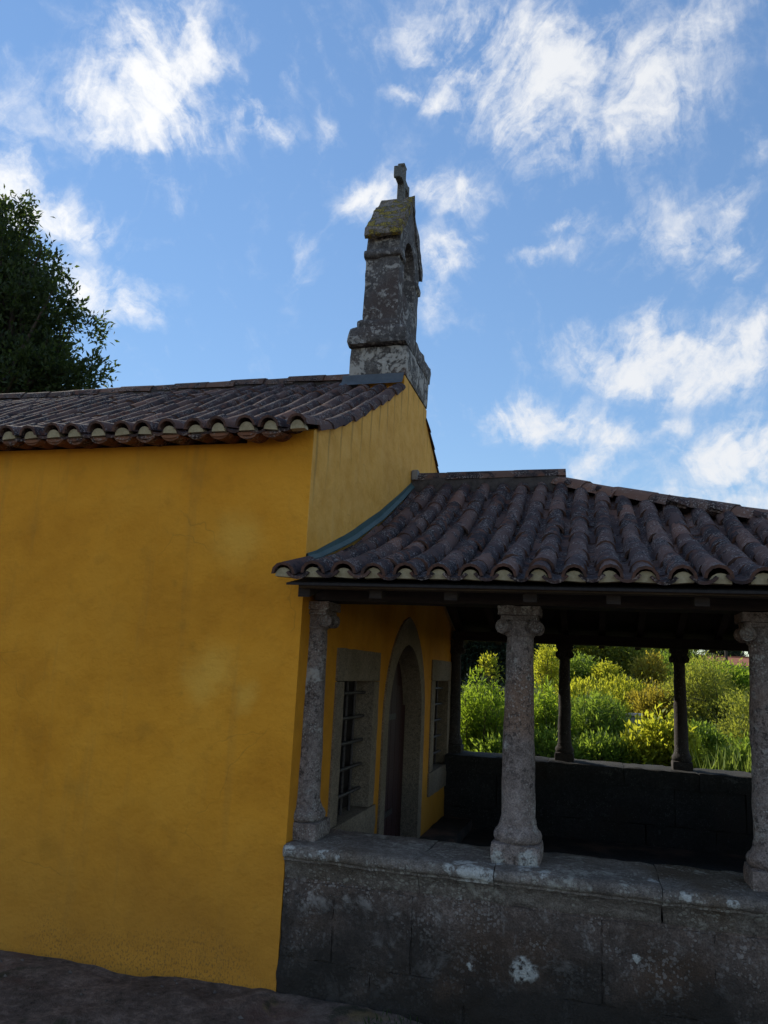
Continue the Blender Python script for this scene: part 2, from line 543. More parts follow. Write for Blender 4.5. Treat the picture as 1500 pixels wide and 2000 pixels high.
def plaster():
    m, t = material('yellow_limewash')
    p = t.pos
    x, y, z = t.sep(p)
    n1 = t.noise(p, 1.3, 5.0, 0.6)
    n2 = t.noise(p, 6.0, 6.0, 0.62)
    n3 = t.noise(p, 60.0, 4.0, 0.6)
    c = t.ramp(n1, [(0.30, (0.56, 0.225, 0.016)), (0.5, (0.71, 0.305, 0.024)), (0.70, (0.77, 0.355, 0.036))])
    c = t.mix(t.step(n2, 0.50, 0.70, 0.0, 0.32), c, (0.46, 0.20, 0.02))
    c = t.mix(t.step(t.noise(p, 0.75, 6.0, 0.66, 0.6), 0.48, 0.70, 0.0, 0.28), c, (0.48, 0.21, 0.02))
    c = t.mix(t.step(t.noise(p, 28.0, 5.0, 0.7), 0.58, 0.74, 0.0, 0.22), c, (0.34, 0.17, 0.03))
    # runs of dirty water, long in z
    run = t.noise(t.mapping(p, scale=(7.0, 7.0, 0.55)), 1.0, 6.0, 0.65)
    high = t.step(t.math('ADD', z, t.math('MULTIPLY', y, -0.5)), 2.3, 3.2)
    c = t.mix(t.math('MULTIPLY', t.step(run, 0.54, 0.70), t.math('MULTIPLY_ADD', high, 0.05, 0.16)), c, (0.24, 0.15, 0.05))
    # weather-bleached gable above the porch, with runs of dirt under each verge tile
    front = t.step(x, -0.006, -0.001)
    up = t.math('MULTIPLY', front, t.step(t.math('ADD', z, t.math('MULTIPLY', t.math('SUBTRACT', n1, 0.5), 0.5)), 2.2, 2.75))
    c = t.mix(t.math('MULTIPLY', up, 0.62), c, t.ramp(n2, [(0.35, (0.66, 0.36, 0.085)), (0.65, (0.84, 0.49, 0.14))]))
    d = t.math('SUBTRACT', 4.57, t.math('ADD', t.math('MULTIPLY', t.math('ABSOLUTE', t.math('SUBTRACT', y, 2.7)), 0.535), z))
    ph = t.math('FRACT', t.math('ADD', t.math('DIVIDE', y, 0.231), t.math('MULTIPLY', t.noise(p, 2.0, 2.0), 0.5)))
    drip = t.step(t.math('ABSOLUTE', t.math('SUBTRACT', ph, 0.5)), 0.13, 0.02)
    dl = t.step(t.math('ADD', d, t.math('MULTIPLY', t.math('SUBTRACT', run, 0.5), 0.9)), 0.42, 0.02)
    c = t.mix(t.math('MULTIPLY', t.math('MULTIPLY', drip, dl), t.math('MULTIPLY', front, 0.42)), c, (0.16, 0.10, 0.035))
    # pale repaired patches
    pale = spots(t, [(-0.55, 0, 1.72, 0.12), (-0.62, 0, 1.63, 0.10), (-0.32, 0, 1.55, 0.07), (-0.45, 0, 2.5, 0.14)], 0.10, 5.0, 0.8)
    c = t.mix(t.math('MULTIPLY', pale, 0.35), c, (0.80, 0.50, 0.10))
    # mould specks above the ground
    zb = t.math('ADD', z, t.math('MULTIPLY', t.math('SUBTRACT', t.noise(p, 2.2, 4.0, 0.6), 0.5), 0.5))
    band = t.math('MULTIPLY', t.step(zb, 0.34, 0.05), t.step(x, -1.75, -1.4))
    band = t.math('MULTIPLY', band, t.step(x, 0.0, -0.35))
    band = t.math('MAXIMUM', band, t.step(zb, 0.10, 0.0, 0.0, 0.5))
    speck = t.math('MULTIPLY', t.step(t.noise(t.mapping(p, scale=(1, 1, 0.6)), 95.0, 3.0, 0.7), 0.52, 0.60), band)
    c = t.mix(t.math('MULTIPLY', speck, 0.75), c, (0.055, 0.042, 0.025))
    c = t.mix(t.math('MULTIPLY', t.step(zb, 1.25, 0.0), 0.52), c, (0.30, 0.155, 0.035))  # lower wall darkened in colour, standing in for shade near the ground
    # stray dark stains and hairline cracks
    st = spots(t, [(-0.86, 0, 2.22, 0.022), (-0.78, 0, 1.95, 0.03), (-0.70, 0, 1.83, 0.028), (-0.76, 0, 1.55, 0.02), (-1.4, 0, 0.95, 0.06), (-0.96, 0, 1.33, 0.05), (-1.55, 0, 0.6, 0.06), (-0.16, 0, 0.42, 0.02)], 0.05, 14.0, 0.9)
    c = t.mix(t.math('MULTIPLY', st, 0.26), c, (0.24, 0.125, 0.02))
    wv = t.vmath('ADD', p, t.vmath('SCALE', t.noise(p, 3.0, 3.0, out='Color'), scale=0.25))
    cr = t.voronoi(wv, 1.1, 'DISTANCE_TO_EDGE')
    crack = t.math('MULTIPLY', t.step(cr, 0.006, 0.0), t.step(t.noise(p, 1.7, 2.0), 0.53, 0.62))
    c = t.mix(t.math('MULTIPLY', crack, 0.22), c, (0.16, 0.08, 0.02))
    t.put(t.b.inputs['Base Color'], c)
    t.b.inputs['Roughness'].default_value = 0.9
    t.b.inputs['Specular IOR Level'].default_value = 0.2
    h = t.math('ADD', t.math('MULTIPLY', n2, 1.0), t.math('ADD', t.math('MULTIPLY', n3, 0.16), t.math('MULTIPLY', n1, 2.4)))
    t.put(t.b.inputs['Normal'], t.bump(h, 0.55, 0.035))
    return m


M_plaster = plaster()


def tile_mat(name, cols, scale=1.0):
    m, t = material(name)
    p = t.pos
    n1 = t.noise(p, 14.0, 6.0, 0.65)
    n2 = t.noise(p, 75.0, 4.0, 0.65)
    n0 = t.noise(p, 2.3, 3.0, 0.5)
    base = t.ramp(t.math('ADD', t.math('MULTIPLY', t.rnd, 0.8), t.math('MULTIPLY', n0, 0.2)), cols)
    c = t.mix(t.step(t.math('ADD', n1, t.math('MULTIPLY', t.math('SUBTRACT', t.rnd, 0.5), -0.12)), 0.49, 0.60, 0.0, 0.85), base, (0.026, 0.022, 0.024))
    clean = t.step(t.math('ADD', n1, t.math('MULTIPLY', t.math('SUBTRACT', t.rnd, 0.5), 0.25)), 0.40, 0.27)
    c = t.mix(t.math('MULTIPLY', clean, 0.5), c, (0.20, 0.085, 0.05))
    lich = t.math('MULTIPLY', t.step(n2, 0.52, 0.60), t.step(t.noise(p, 7.0, 5.0, 0.65), 0.45, 0.56))
    c = t.mix(t.math('MULTIPLY', lich, 0.7), c, (0.34, 0.285, 0.255))
    t.put(t.b.inputs['Base Color'], c)
    t.b.inputs['Roughness'].default_value = 0.9
    t.b.inputs['Specular IOR Level'].default_value = 0.12
    t.put(t.b.inputs['Normal'], t.bump(t.math('ADD', n1, t.math('MULTIPLY', n2, 0.5)), 0.55, 0.012))
    return m


M_tile = tile_mat('weathered_roof_tile', [(0.05, (0.036, 0.025, 0.026)), (0.50, (0.074, 0.048, 0.045)), (0.82, (0.125, 0.074, 0.060)), (0.97, (0.21, 0.105, 0.072))])
M_ridge = tile_mat('ridge_roof_tile', [(0.1, (0.07, 0.05, 0.046)), (0.5, (0.12, 0.078, 0.062)), (0.9, (0.20, 0.11, 0.08))])
M_eave_tile = tile_mat('terracotta_eave_tile', [(0.1, (0.11, 0.055, 0.035)), (0.5, (0.17, 0.075, 0.042)), (0.9, (0.22, 0.10, 0.055))])


def simple(name, c1, c2, scale=12.0, rough=0.8, bump=0.3, metal=0.0, stretch=(1, 1, 1), spec=0.3):
    m, t = material(name)
    v = t.mapping(t.pos, scale=stretch)
    n1 = t.noise(v, scale, 6.0, 0.62)
    n2 = t.noise(v, scale * 6, 4.0, 0.6)
    f = t.math('ADD', t.math('MULTIPLY', n1, 0.65), t.math('MULTIPLY', n2, 0.35))
    t.put(t.b.inputs['Base Color'], t.ramp(f, [(0.35, c1), (0.65, c2)]))
    t.b.inputs['Roughness'].default_value = rough
    t.b.inputs['Metallic'].default_value = metal
    t.b.inputs['Specular IOR Level'].default_value = spec
    t.put(t.b.inputs['Normal'], t.bump(f, bump, 0.01))
    return m


M_lip = simple('bare_clay_edge', (0.030, 0.022, 0.020), (0.15, 0.072, 0.05), 16.0, 0.85, 0.4)
M_mortar = simple('lime_mortar', (0.30, 0.25, 0.15), (0.52, 0.46, 0.31), 14.0, 0.95, 0.5)
M_bed = simple('dirty_bedding_mortar', (0.04, 0.034, 0.032), (0.10, 0.085, 0.078), 20.0, 0.95, 0.6)
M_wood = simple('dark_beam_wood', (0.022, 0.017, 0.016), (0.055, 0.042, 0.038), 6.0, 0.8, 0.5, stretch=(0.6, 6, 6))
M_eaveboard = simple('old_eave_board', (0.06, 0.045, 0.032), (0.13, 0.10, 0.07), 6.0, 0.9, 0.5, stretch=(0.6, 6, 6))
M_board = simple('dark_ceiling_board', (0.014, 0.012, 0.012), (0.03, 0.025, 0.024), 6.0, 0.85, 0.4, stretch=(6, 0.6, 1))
M_door = simple('dark_red_door_wood', (0.030, 0.010, 0.010), (0.055, 0.018, 0.016), 5.0, 0.6, 0.3, stretch=(8, 8, 0.6))
M_iron = simple('rusty_iron', (0.035, 0.028, 0.026), (0.10, 0.085, 0.08), 30.0, 0.55, 0.4, 0.3)
M_winback = simple('dark_window_back', (0.012, 0.009, 0.009), (0.025, 0.018, 0.016), 8.0, 0.8, 0.2)
M_zinc = simple('grey_blue_flashing', (0.15, 0.18, 0.21), (0.21, 0.245, 0.28), 5.0, 0.55, 0.1, 0.2)
M_teal = simple('green_blue_flashing', (0.040, 0.078, 0.078), (0.065, 0.11, 0.105), 7.0, 0.6, 0.2, 0.1)
M_bark = simple('bark', (0.035, 0.027, 0.02), (0.09, 0.072, 0.055), 10.0, 0.95, 0.9, stretch=(3, 3, 0.6))
M_twig = simple('twig_bark', (0.06, 0.045, 0.025), (0.12, 0.09, 0.05), 20.0, 0.9, 0.3)
M_houseroof = simple('red_roof_tile', (0.24, 0.085, 0.045), (0.34, 0.135, 0.075), 2.0, 0.85, 0.4)
M_housewall = simple('pale_house_wall', (0.42, 0.38, 0.32), (0.5, 0.46, 0.40), 1.5, 0.9, 0.1)
M_concrete = simple('old_concrete', (0.14, 0.135, 0.13), (0.30, 0.29, 0.275), 8.0, 0.95, 0.5)
M_grit = simple('grit_stone', (0.05, 0.043, 0.038), (0.15, 0.13, 0.115), 9.0, 0.95, 0.3)
M_pane = simple('dark_window_pane', (0.015, 0.017, 0.02), (0.025, 0.028, 0.032), 2.0, 0.15, 0.0, spec=0.5)


def leaf_mat(name, dark, light, trans, tw=0.45, gloss=0.35):
    m, t = material(name)
    at = t.node('ShaderNodeAttribute')
    at.attribute_name = 'leaf_tone'
    c = t.mix(at.outputs['Fac'], dark, light)
    c2 = t.mix(at.outputs['Fac'], tuple(v * 0.75 for v in trans), trans)
    t.put(t.b.inputs['Base Color'], c)
    t.b.inputs['Roughness'].default_value = 1.0 - gloss
    t.b.inputs['Specular IOR Level'].default_value = 0.3
    tr = t.node('ShaderNodeBsdfTranslucent')
    t.put(tr.inputs['Color'], c2)
    mx = t.node('ShaderNodeMixShader')
    mx.inputs[0].default_value = tw
    t.t.links.new(t.b.outputs[0], mx.inputs[1])
    t.t.links.new(tr.outputs[0], mx.inputs[2])
    t.t.links.new(mx.outputs[0], t.out.inputs[0])
    return m


L_oak = leaf_mat('oak_leaf', (0.018, 0.032, 0.014), (0.038, 0.058, 0.022), (0.13, 0.19, 0.03), 0.32)
L_willow = leaf_mat('willow_leaf', (0.05, 0.10, 0.015), (0.11, 0.17, 0.025), (0.46, 0.62, 0.04), 0.52)
L_yellow = leaf_mat('yellow_green_leaf', (0.09, 0.13, 0.018), (0.18, 0.20, 0.025), (0.74, 0.74, 0.05), 0.52)
L_amber = leaf_mat('amber_green_leaf', (0.10, 0.11, 0.02), (0.20, 0.17, 0.03), (0.62, 0.50, 0.05), 0.48)
L_olive = leaf_mat('olive_leaf', (0.06, 0.085, 0.022), (0.13, 0.145, 0.035), (0.52, 0.55, 0.06), 0.48)
L_mid = leaf_mat('mid_green_leaf', (0.04, 0.08, 0.018), (0.085, 0.135, 0.028), (0.38, 0.52, 0.05), 0.48)
L_dark = leaf_mat('dark_evergreen_leaf', (0.014, 0.026, 0.016), (0.028, 0.045, 0.024), (0.05, 0.08, 0.03), 0.25)
L_grass = leaf_mat('grass_blade', (0.07, 0.12, 0.02), (0.15, 0.19, 0.04), (0.32, 0.42, 0.06), 0.45)


def ground_mat():
    m, t = material('dark_earth')
    p = t.pos
    n1 = t.noise(p, 2.2, 6.0, 0.62)
    n2 = t.noise(p, 22.0, 6.0, 0.7)
    n3 = t.noise(p, 120.0, 3.0, 0.6)
    c = t.ramp(t.math('ADD', t.math('MULTIPLY', n1, 0.5), t.math('MULTIPLY', n2, 0.5)), [(0.34, (0.028, 0.022, 0.018)), (0.5, (0.12, 0.092, 0.076)), (0.66, (0.27, 0.21, 0.175))])
    c = t.mix(t.step(t.noise(p, 1.5, 4.0, 0.6), 0.53, 0.64, 0.0, 0.7), c, (0.13, 0.075, 0.058))
    c = t.mix(t.step(t.noise(p, 2.7, 5.0, 0.62), 0.60, 0.68, 0.0, 0.6), c, (0.20, 0.15, 0.06))
    c = t.mix(t.step(t.noise(p, 3.3, 5.0, 0.65), 0.57, 0.68, 0.0, 0.75), c, (0.026, 0.033, 0.018))
    c = t.mix(t.step(n3, 0.60, 0.74, 0.0, 0.5), c, (0.17, 0.145, 0.13))
    far = t.step(t.sep(p)[1], 5.8, 8.0)
    c = t.mix(far, c, t.ramp(n2, [(0.35, (0.030, 0.045, 0.016)), (0.65, (0.075, 0.085, 0.03))]))
    t.put(t.b.inputs['Base Color'], c)
    t.b.inputs['Roughness'].default_value = 0.95
    t.b.inputs['Specular IOR Level'].default_value = 0.2
    t.put(t.b.inputs['Normal'], t.bump(t.math('ADD', n2, t.math('MULTIPLY', n3, 0.4)), 0.9, 0.03))
    return m


M_ground = ground_mat()


# ------------------------------------------------------------------ ground
def ground_z(x, y):
    z = float(np.interp(y, [5.6, 6.6, 10, 14, 20, 35, 60, 120], [0.0, 0.42, 0.55, 0.85, 1.3, 2.0, 2.9, 3.4]))
    near = math.exp(-((y + 0.3) / 1.3) ** 2)
    z += 0.045 * nz((x, y, 0), 1.6, 3.0) + 0.022 * nz((x, y, 0), 5.0, 1.0) + 0.008 * nz((x, y, 0), 17.0, 9.0)
    if y < 0.4 and x < 0.0:
        z += 0.02 * near
    if y < 5.6:
        z += 0.02 * near * max(0.0, min(1.0, (x + 0.3) / 0.4)) - 0.01
    return z


def make_ground():
    xs = np.unique(np.concatenate([np.linspace(-400, -12, 16), np.linspace(-12, -3, 24), np.arange(-3, 4.5, 0.055), np.linspace(4.5, 20, 32), np.linspace(20, 400, 16)]))
    ys = np.unique(np.concatenate([np.linspace(-400, -8, 14), np.linspace(-8, -2.2, 16), np.arange(-2.2, 0.35, 0.05), np.linspace(0.35, 8, 24), np.linspace(8, 60, 40), np.linspace(60, 500, 16)]))
    vs = [(x, y, ground_z(x, y)) for y in ys for x in xs]
    nx = len(xs)
    fs = [(j * nx + i, j * nx + i + 1, (j + 1) * nx + i + 1, (j + 1) * nx + i) for j in range(len(ys) - 1) for i in range(nx - 1)]
    me = mesh_lists('ground', vs, fs, M_ground, True)
    tag(link('ground', me), kind='structure')


make_ground()

# ------------------------------------------------------------------ chapel
CH_L, CH_D = -9.0, 5.4          # chapel runs from x = -9 to 0, y = 0 to 5.4
MIDY = 2.7
CH_TOP = [(-0.22, 3.228), (0.05, 3.272), (0.43, 3.412), (0.873, 3.632), (1.395, 3.912), (2.025, 4.270), (2.7, 4.610)]   # crown line of the cover tiles
PO_TOP = [(-0.36, 2.318), (0.14, 2.430), (0.806, 2.648), (1.571, 2.962), (2.208, 3.272), (2.7, 3.535)]


def mirror(prof):
    return prof + [(2 * MIDY - y, z) for y, z in reversed(prof[:-1])]


def lower(prof, d):
    return [(y, z - d) for y, z in prof]


chapel = tag(empty('chapel', (-4.5, 2.7, 0)), 'small yellow plastered chapel with dark tiled roof and stone bell gable', 'chapel')


def prism_x(name, pts, x0, x1, mat, holes=()):
    """polygon PTS [(y, z)] with HOLES, extruded from x1 (front, facing +x) back to x0"""
    bm = bmesh.new()
    loops = [list(pts)] + [list(h) for h in holes]
    flat = [p for lp in loops for p in lp]
    tris = tessellate_polygon([[Vector((y, z, 0)) for y, z in lp] for lp in loops])
    fr = [bm.verts.new((x1, y, z)) for y, z in flat]
    bk = [bm.verts.new((x0, y, z)) for y, z in flat]
    for tr in tris:
        try:
            a, b, c = (Vector((flat[i][0], flat[i][1], 0)) for i in tr)
            idx = tr if (b - a).cross(c - a).z > 0 else tuple(reversed(tr))
            bm.faces.new([fr[i] for i in idx])
            bm.faces.new([bk[i] for i in reversed(idx)])
        except ValueError:
            pass
    o = 0
    for lp in loops:
        n = len(lp)
        for k in range(n):
            a, b = o + k, o + (k + 1) % n
            bm.faces.new((fr[a], bk[a], bk[b], fr[b]))
        o += n
    bmesh.ops.recalc_face_normals(bm, faces=list(bm.faces))
    return mesh_bm(bm, name, mat)


body_top = lower(mirror([p for p in CH_TOP if p[0] >= 0.05]), 0.15)
body_poly = [(0.0, -0.4), (CH_D, -0.4), (CH_D, 3.12), ] + [(y, z) for y, z in reversed(body_top)] + [(0.0, 3.12)]
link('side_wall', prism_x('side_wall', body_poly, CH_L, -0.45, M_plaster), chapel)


def arch(cy, half, z_spring, z_top, z_bot, n=9):
    """pointed arch outline (y, z), from bottom near side over the top to bottom far side"""
    h = z_top - z_spring
    rad = (half * half + h * h) / (2 * half)
    pts = [(cy - half, z_bot)]
    a1 = math.asin(min(1.0, h / rad))
    for k in range(n):
        a = a1 * k / (n - 1)
        pts.append((cy - half + rad - rad * math.cos(a), z_spring + rad * math.sin(a)))
    far = [(2 * cy - y, z) for y, z in reversed(pts[:-1])]
    return pts + far


D_IN = arch(2.77, 0.66, 1.30, 2.00, 0.04)
D_OUT = arch(2.77, 0.81, 1.34, 2.25, 0.04)
WINS = [dict(y0=0.70, y1=1.78, oy0=0.855, oy1=1.63), dict(y0=3.92, y1=5.08, oy0=4.09, oy1=4.91)]
WZ = (0.48, 0.72, 1.66, 1.885)
gable_top = lower(mirror([p for p in CH_TOP if p[0] >= 0.05]), 0.055)
gable_top = [(y, min(z, 4.43)) for y, z in gable_top if abs(y - MIDY) > 0.5]
fac_poly = [(0.0, -0.4), (CH_D, -0.4), (CH_D, 3.19)] + [(y, z) for y, z in reversed(gable_top) if y > MIDY] + [(3.20, 4.31), (3.195, 4.43), (2.205, 4.43), (2.20, 4.31)] + [(y, z) for y, z in reversed(gable_top) if y < MIDY] + [(0.0, 3.19)]
holes = [list(reversed(arch(2.77, 0.775, 1.34, 2.19, 0.04)))] + [[(q['y0'] + 0.03, WZ[0] + 0.03), (q['y0'] + 0.03, WZ[3] - 0.03), (q['y1'] - 0.03, WZ[3] - 0.03), (q['y1'] - 0.03, WZ[0] + 0.03)] for q in WINS]
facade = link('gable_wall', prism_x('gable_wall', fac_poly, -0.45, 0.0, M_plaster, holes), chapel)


# -- windows of the facade: stone lintel, jambs and sill, iron grille, dark panel standing in for the unlit inside
def make_window(q):
    bm = bmesh.new()
    add_box(bm, -0.19, -0.145, q['oy0'] - 0.01, q['oy1'] + 0.01, WZ[1] - 0.01, WZ[2] + 0.01)
    win = link('window', mesh_bm(bm, 'window', M_winback), chapel)
    f = 0.018
    link('lintel', rough_block('lintel', -0.26, f, q['y0'], q['y1'], WZ[2] - 0.001, WZ[3], M_frame, 0.08, 0.004, 9, 0.008, 1), win)
    link('sill', rough_block('sill', -0.26, f + 0.004, q['y0'] - 0.02, q['y1'] + 0.04, WZ[0], WZ[1] + 0.001, M_frame, 0.08, 0.004, 9, 0.008, 2), win)
    for a, b in ((q['y0'], q['oy0'] + 0.012), (q['oy1'] - 0.012, q['y1'])):
        link('jamb', rough_block('jamb', -0.26, f - 0.002, a, b, WZ[1] + 0.002, WZ[2] - 0.002, M_frame, 0.09, 0.004, 9, 0.008, a), win)
    for k in range(3):
        y = q['oy0'] + (q['oy1'] - q['oy0']) * (k + 1) / 4
        vs, fs = [], []
        tube_into(vs, fs, [(-0.085, y, WZ[1] - 0.01), (-0.085, y, WZ[2])], [0.012, 0.012], 8)
        link('upright_bar', mesh_lists('upright_bar', vs, fs, M_iron, True), win)
    for k in range(5):
        z = WZ[1] + (WZ[2] - WZ[1]) * (k + 0.8) / 5.3
        vs, fs = [], []
        tube_into(vs, fs, [(-0.062, q['oy0'] - 0.01, z), (-0.062, q['oy1'] + 0.01, z)], [0.013, 0.013], 8)
        link('cross_bar', mesh_lists('cross_bar', vs, fs, M_iron, True), win)
    return win


for q in WINS:
    make_window(q)


# -- pointed door: plank leaf, dressed stone surround in blocks
def door_block(name, pts, parent):
    return link(name, prism_x(name, pts, -0.24, 0.016, M_frame), parent)


door = link('door', prism_x('door', [(y, z) for y, z in D_IN], -0.20, -0.175, M_door), chapel)
for k in range(7):
    y0 = 2.12 + k * 0.187
    top = 1.28 + 0.66 * max(0.0, 1 - abs(y0 + 0.09 - 2.77) / 0.66) ** 0.75
    link('plank', box_me('plank', -0.172, -0.152, y0, y0 + 0.179, 0.08, top - 0.02, M_door, 0.004), door)
vs, fs = [], []
for k in range(2):
    bm = bmesh.new()
    z = 0.45 + k * 0.85
    add_box(bm, -0.151, -0.140, 2.14, 3.0, z, z + 0.05)
    link('hinge_strap', mesh_bm(bm, 'hinge_strap', M_iron), door)
for side in (0, 1):
    fl = (lambda y: y) if side == 0 else (lambda y: 2 * 2.77 - y)
    zs = [0.04, 0.44, 0.80, 1.31]
    for a, b in zip(zs, zs[1:]):
        pts = [(fl(1.965), a + 0.0015), (fl(2.122), a + 0.0015), (fl(2.122), b - 0.0015), (fl(1.965), b - 0.0015)]
        door_block('jamb_stone', pts, door)
    inn = arch(2.77, 0.648, 1.3115, 1.99, 1.3115)[1:10]
    out = arch(2.77, 0.805, 1.3115, 2.245, 1.3115)[1:10]
    for a, b in ((0, 4), (4, 8)):
        pts = [(fl(y), z) for y, z in inn[a:b + 1]] + [(fl(y), z) for y, z in reversed(out[a:b + 1])]
        door_block('arch_stone', pts, door)

link('door_step', rough_block('door_step', 0.004, 0.34, 0.56, 4.84, 0.0, 0.16, M_floor, 0.2, 0.006, 5, 0.012), chapel)


# ------------------------------------------------------------------ roof tiles
def tile_me(name, mat, r0, r1, length, thick=0.016, seg=6, flip=False, a0=6.0, sag=0.0):
    """barrel tile along +y: wide end (r0) at y = 0, narrow end (r1) at y = length; flip makes a channel (hollow side up, wide end up the slope)"""
    vs, fs = [], []
    for (y, r) in ((0.0, r0), (length, r1)):
        for rr in (r, r - thick):
            for k in range(seg + 1):
                a = R(a0 + (180 - 2 * a0) * k / seg)
                vs.append((rr * math.cos(a), y, rr * math.sin(a)))
    n = seg + 1
    for k in range(seg):
        fs.append((k, k + 1, 2 * n + k + 1, 2 * n + k))                      # outer
        fs.append((n + k + 1, n + k, 3 * n + k, 3 * n + k + 1))              # inner
        fs.append((k + 1, k, n + k, n + k + 1))                              # wide end
        fs.append((2 * n + k, 2 * n + k + 1, 3 * n + k + 1, 3 * n + k))      # narrow end
    fs.append((0, 2 * n, 3 * n, n))
    fs.append((seg, n + seg, 3 * n + seg, 2 * n + seg))
    if flip:
        vs = [(x, length - y, r0 - z) for x, y, z in vs]
        fs = [tuple(f) for f in fs]
    me = mesh_lists(name, vs, fs, mat)
    me.materials.append(M_lip)
    for k in range(seg):
        me.polygons[k * 4 + 2].material_index = 0 if flip else 1
    bm = bmesh.new()
    bm.from_mesh(me)
    bmesh.ops.recalc_face_normals(bm, faces=list(bm.faces))
    bm.to_mesh(me)
    bm.free()
    smooth(me, 40)
    return me


COVER = [tile_me('cover_tile', M_tile, 0.068 + d, 0.051 + d, 0.39, 0.016, a0=0.0) for d in (0.0, 0.002, -0.002)]
CHANNEL = tile_me('channel_tile', M_tile, 0.090, 0.080, 0.40, flip=True, a0=34.0)
RIDGE = tile_me('ridge_tile', M_ridge, 0.108, 0.092, 0.40, 0.018)
EAVE = tile_me('eave_tile', M_eave_tile, 0.088, 0.080, 0.36, flip=True, a0=34.0)


def mortar_me():
    vs, fs = [], []
    n = 9
    for y, s in ((-0.004, 0.93), (0.05, 1.0)):
        for k in range(n):
            a = math.pi * k / (n - 1)
            vs.append((0.074 * s * math.cos(a), y - 0.012 * math.sin(a) * (1 if y < 0 else 0), 0.072 * s * math.sin(a)))
    fs.append(tuple(range(n)))
    fs.append(tuple(reversed(range(n, 2 * n))))
    for k in range(n):
        fs.append((k, (k + 1) % n, n + (k + 1) % n, n + k))
    me = mesh_lists('mortar_plug', vs, fs, M_mortar)
    bm = bmesh.new()
    bm.from_mesh(me)
    bmesh.ops.recalc_face_normals(bm, faces=list(bm.faces))
    bm.to_mesh(me)
    bm.free()
    return me


PLUG = mortar_me()
EFILL = mortar_me()
EFILL.name = 'eave_fill'
EFILL.materials.clear()
EFILL.materials.append(M_eave_tile)
EFILL.transform(Matrix.Diagonal((0.96, 1.0, -0.40, 1.0)))
EFILL.flip_normals()


def slope_frames(prof, exposure, length=0.40):
    """lower-end point (y, z) and pitch of each course up the profile"""
    ys = np.linspace(prof[0][0], prof[-1][0], 400)
    zs = np.array([curve_z(prof, y) for y in ys])
    s = np.concatenate([[0], np.cumsum(np.hypot(np.diff(ys), np.diff(zs)))])
    out = []
    d = 0.0
    while d < s[-1] - 0.16:
        y0, z0 = np.interp(d, s, ys), np.interp(d, s, zs)
        e = min(d + length, s[-1])
        y1, z1 = np.interp(e, s, ys), np.interp(e, s, zs)
        out.append((y0, z0, math.atan2(z1 - z0, y1 - y0), min(1.0, (s[-1] - d - 0.01) / length)))
        d += exposure
    return out


def place(name, me, loc, pitch, roll, parent, jitter=0.012, yaw=0.0):
    m = Matrix.Translation(loc) @ Matrix.Rotation(yaw + random.gauss(0, jitter), 4, 'Z') @ Matrix.Rotation(pitch + random.gauss(0, jitter * 0.8), 4, 'X') @ Matrix.Rotation(roll + random.gauss(0, jitter), 4, 'Y')
    return m


class Field:
    """tiles that the photograph does not pick out one by one, joined"""
    def __init__(self):
        self.v, self.f, self.n, self.mi = [], [], 0, []

    def add(self, me, m):
        co = np.empty(len(me.vertices) * 3)
        me.vertices.foreach_get('co', co)
        co = co.reshape(-1, 3)
        a = np.array(m)
        self.v.append(co @ a[:3, :3].T + a[:3, 3])
        self.f += [tuple(i + self.n for i in p.vertices) for p in me.polygons]
        self.mi += [p.material_index for p in me.polygons]
        self.n += len(co)

    def build(self, name, mat, parent):
        if not self.v:
            return
        me = bpy.data.meshes.new(name)
        me.from_pydata(np.concatenate(self.v).tolist(), [], self.f)
        me.materials.append(mat)
        me.materials.append(M_lip)
        me.polygons.foreach_set('material_index', np.array(self.mi, dtype=np.int32))
        smooth(me, 40)
        return tag(link(name, me, parent), kind='stuff')


def put(name, me, m, parent):
    o = bpy.data.objects.new(name, me)
    col.objects.link(o)
    o.matrix_basis = m
    adopt(o, parent)
    return o


# -- chapel roof
sheath = lower(mirror([(0.03, curve_z(CH_TOP, 0.03))] + CH_TOP[1:]), 0.125)
poly = sheath + [(y, z - 0.022) for y, z in reversed(sheath)]
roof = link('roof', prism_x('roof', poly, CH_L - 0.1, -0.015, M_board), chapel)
def lay(cand, parent, field):
    """the 298 tiles of each kind nearest the camera become parts, the rest are joined"""
    for kind in ('cover_tile', 'channel_tile'):
        c = [q for q in cand if q[0] == kind]
        c.sort(key=lambda q: (not q[3], (q[2].translation - CAM).length))
        for k, (nm, me, m, seen) in enumerate(c):
            if seen and k < 298:
                put(nm, me, m, parent)
            else:
                field.add(me, m)


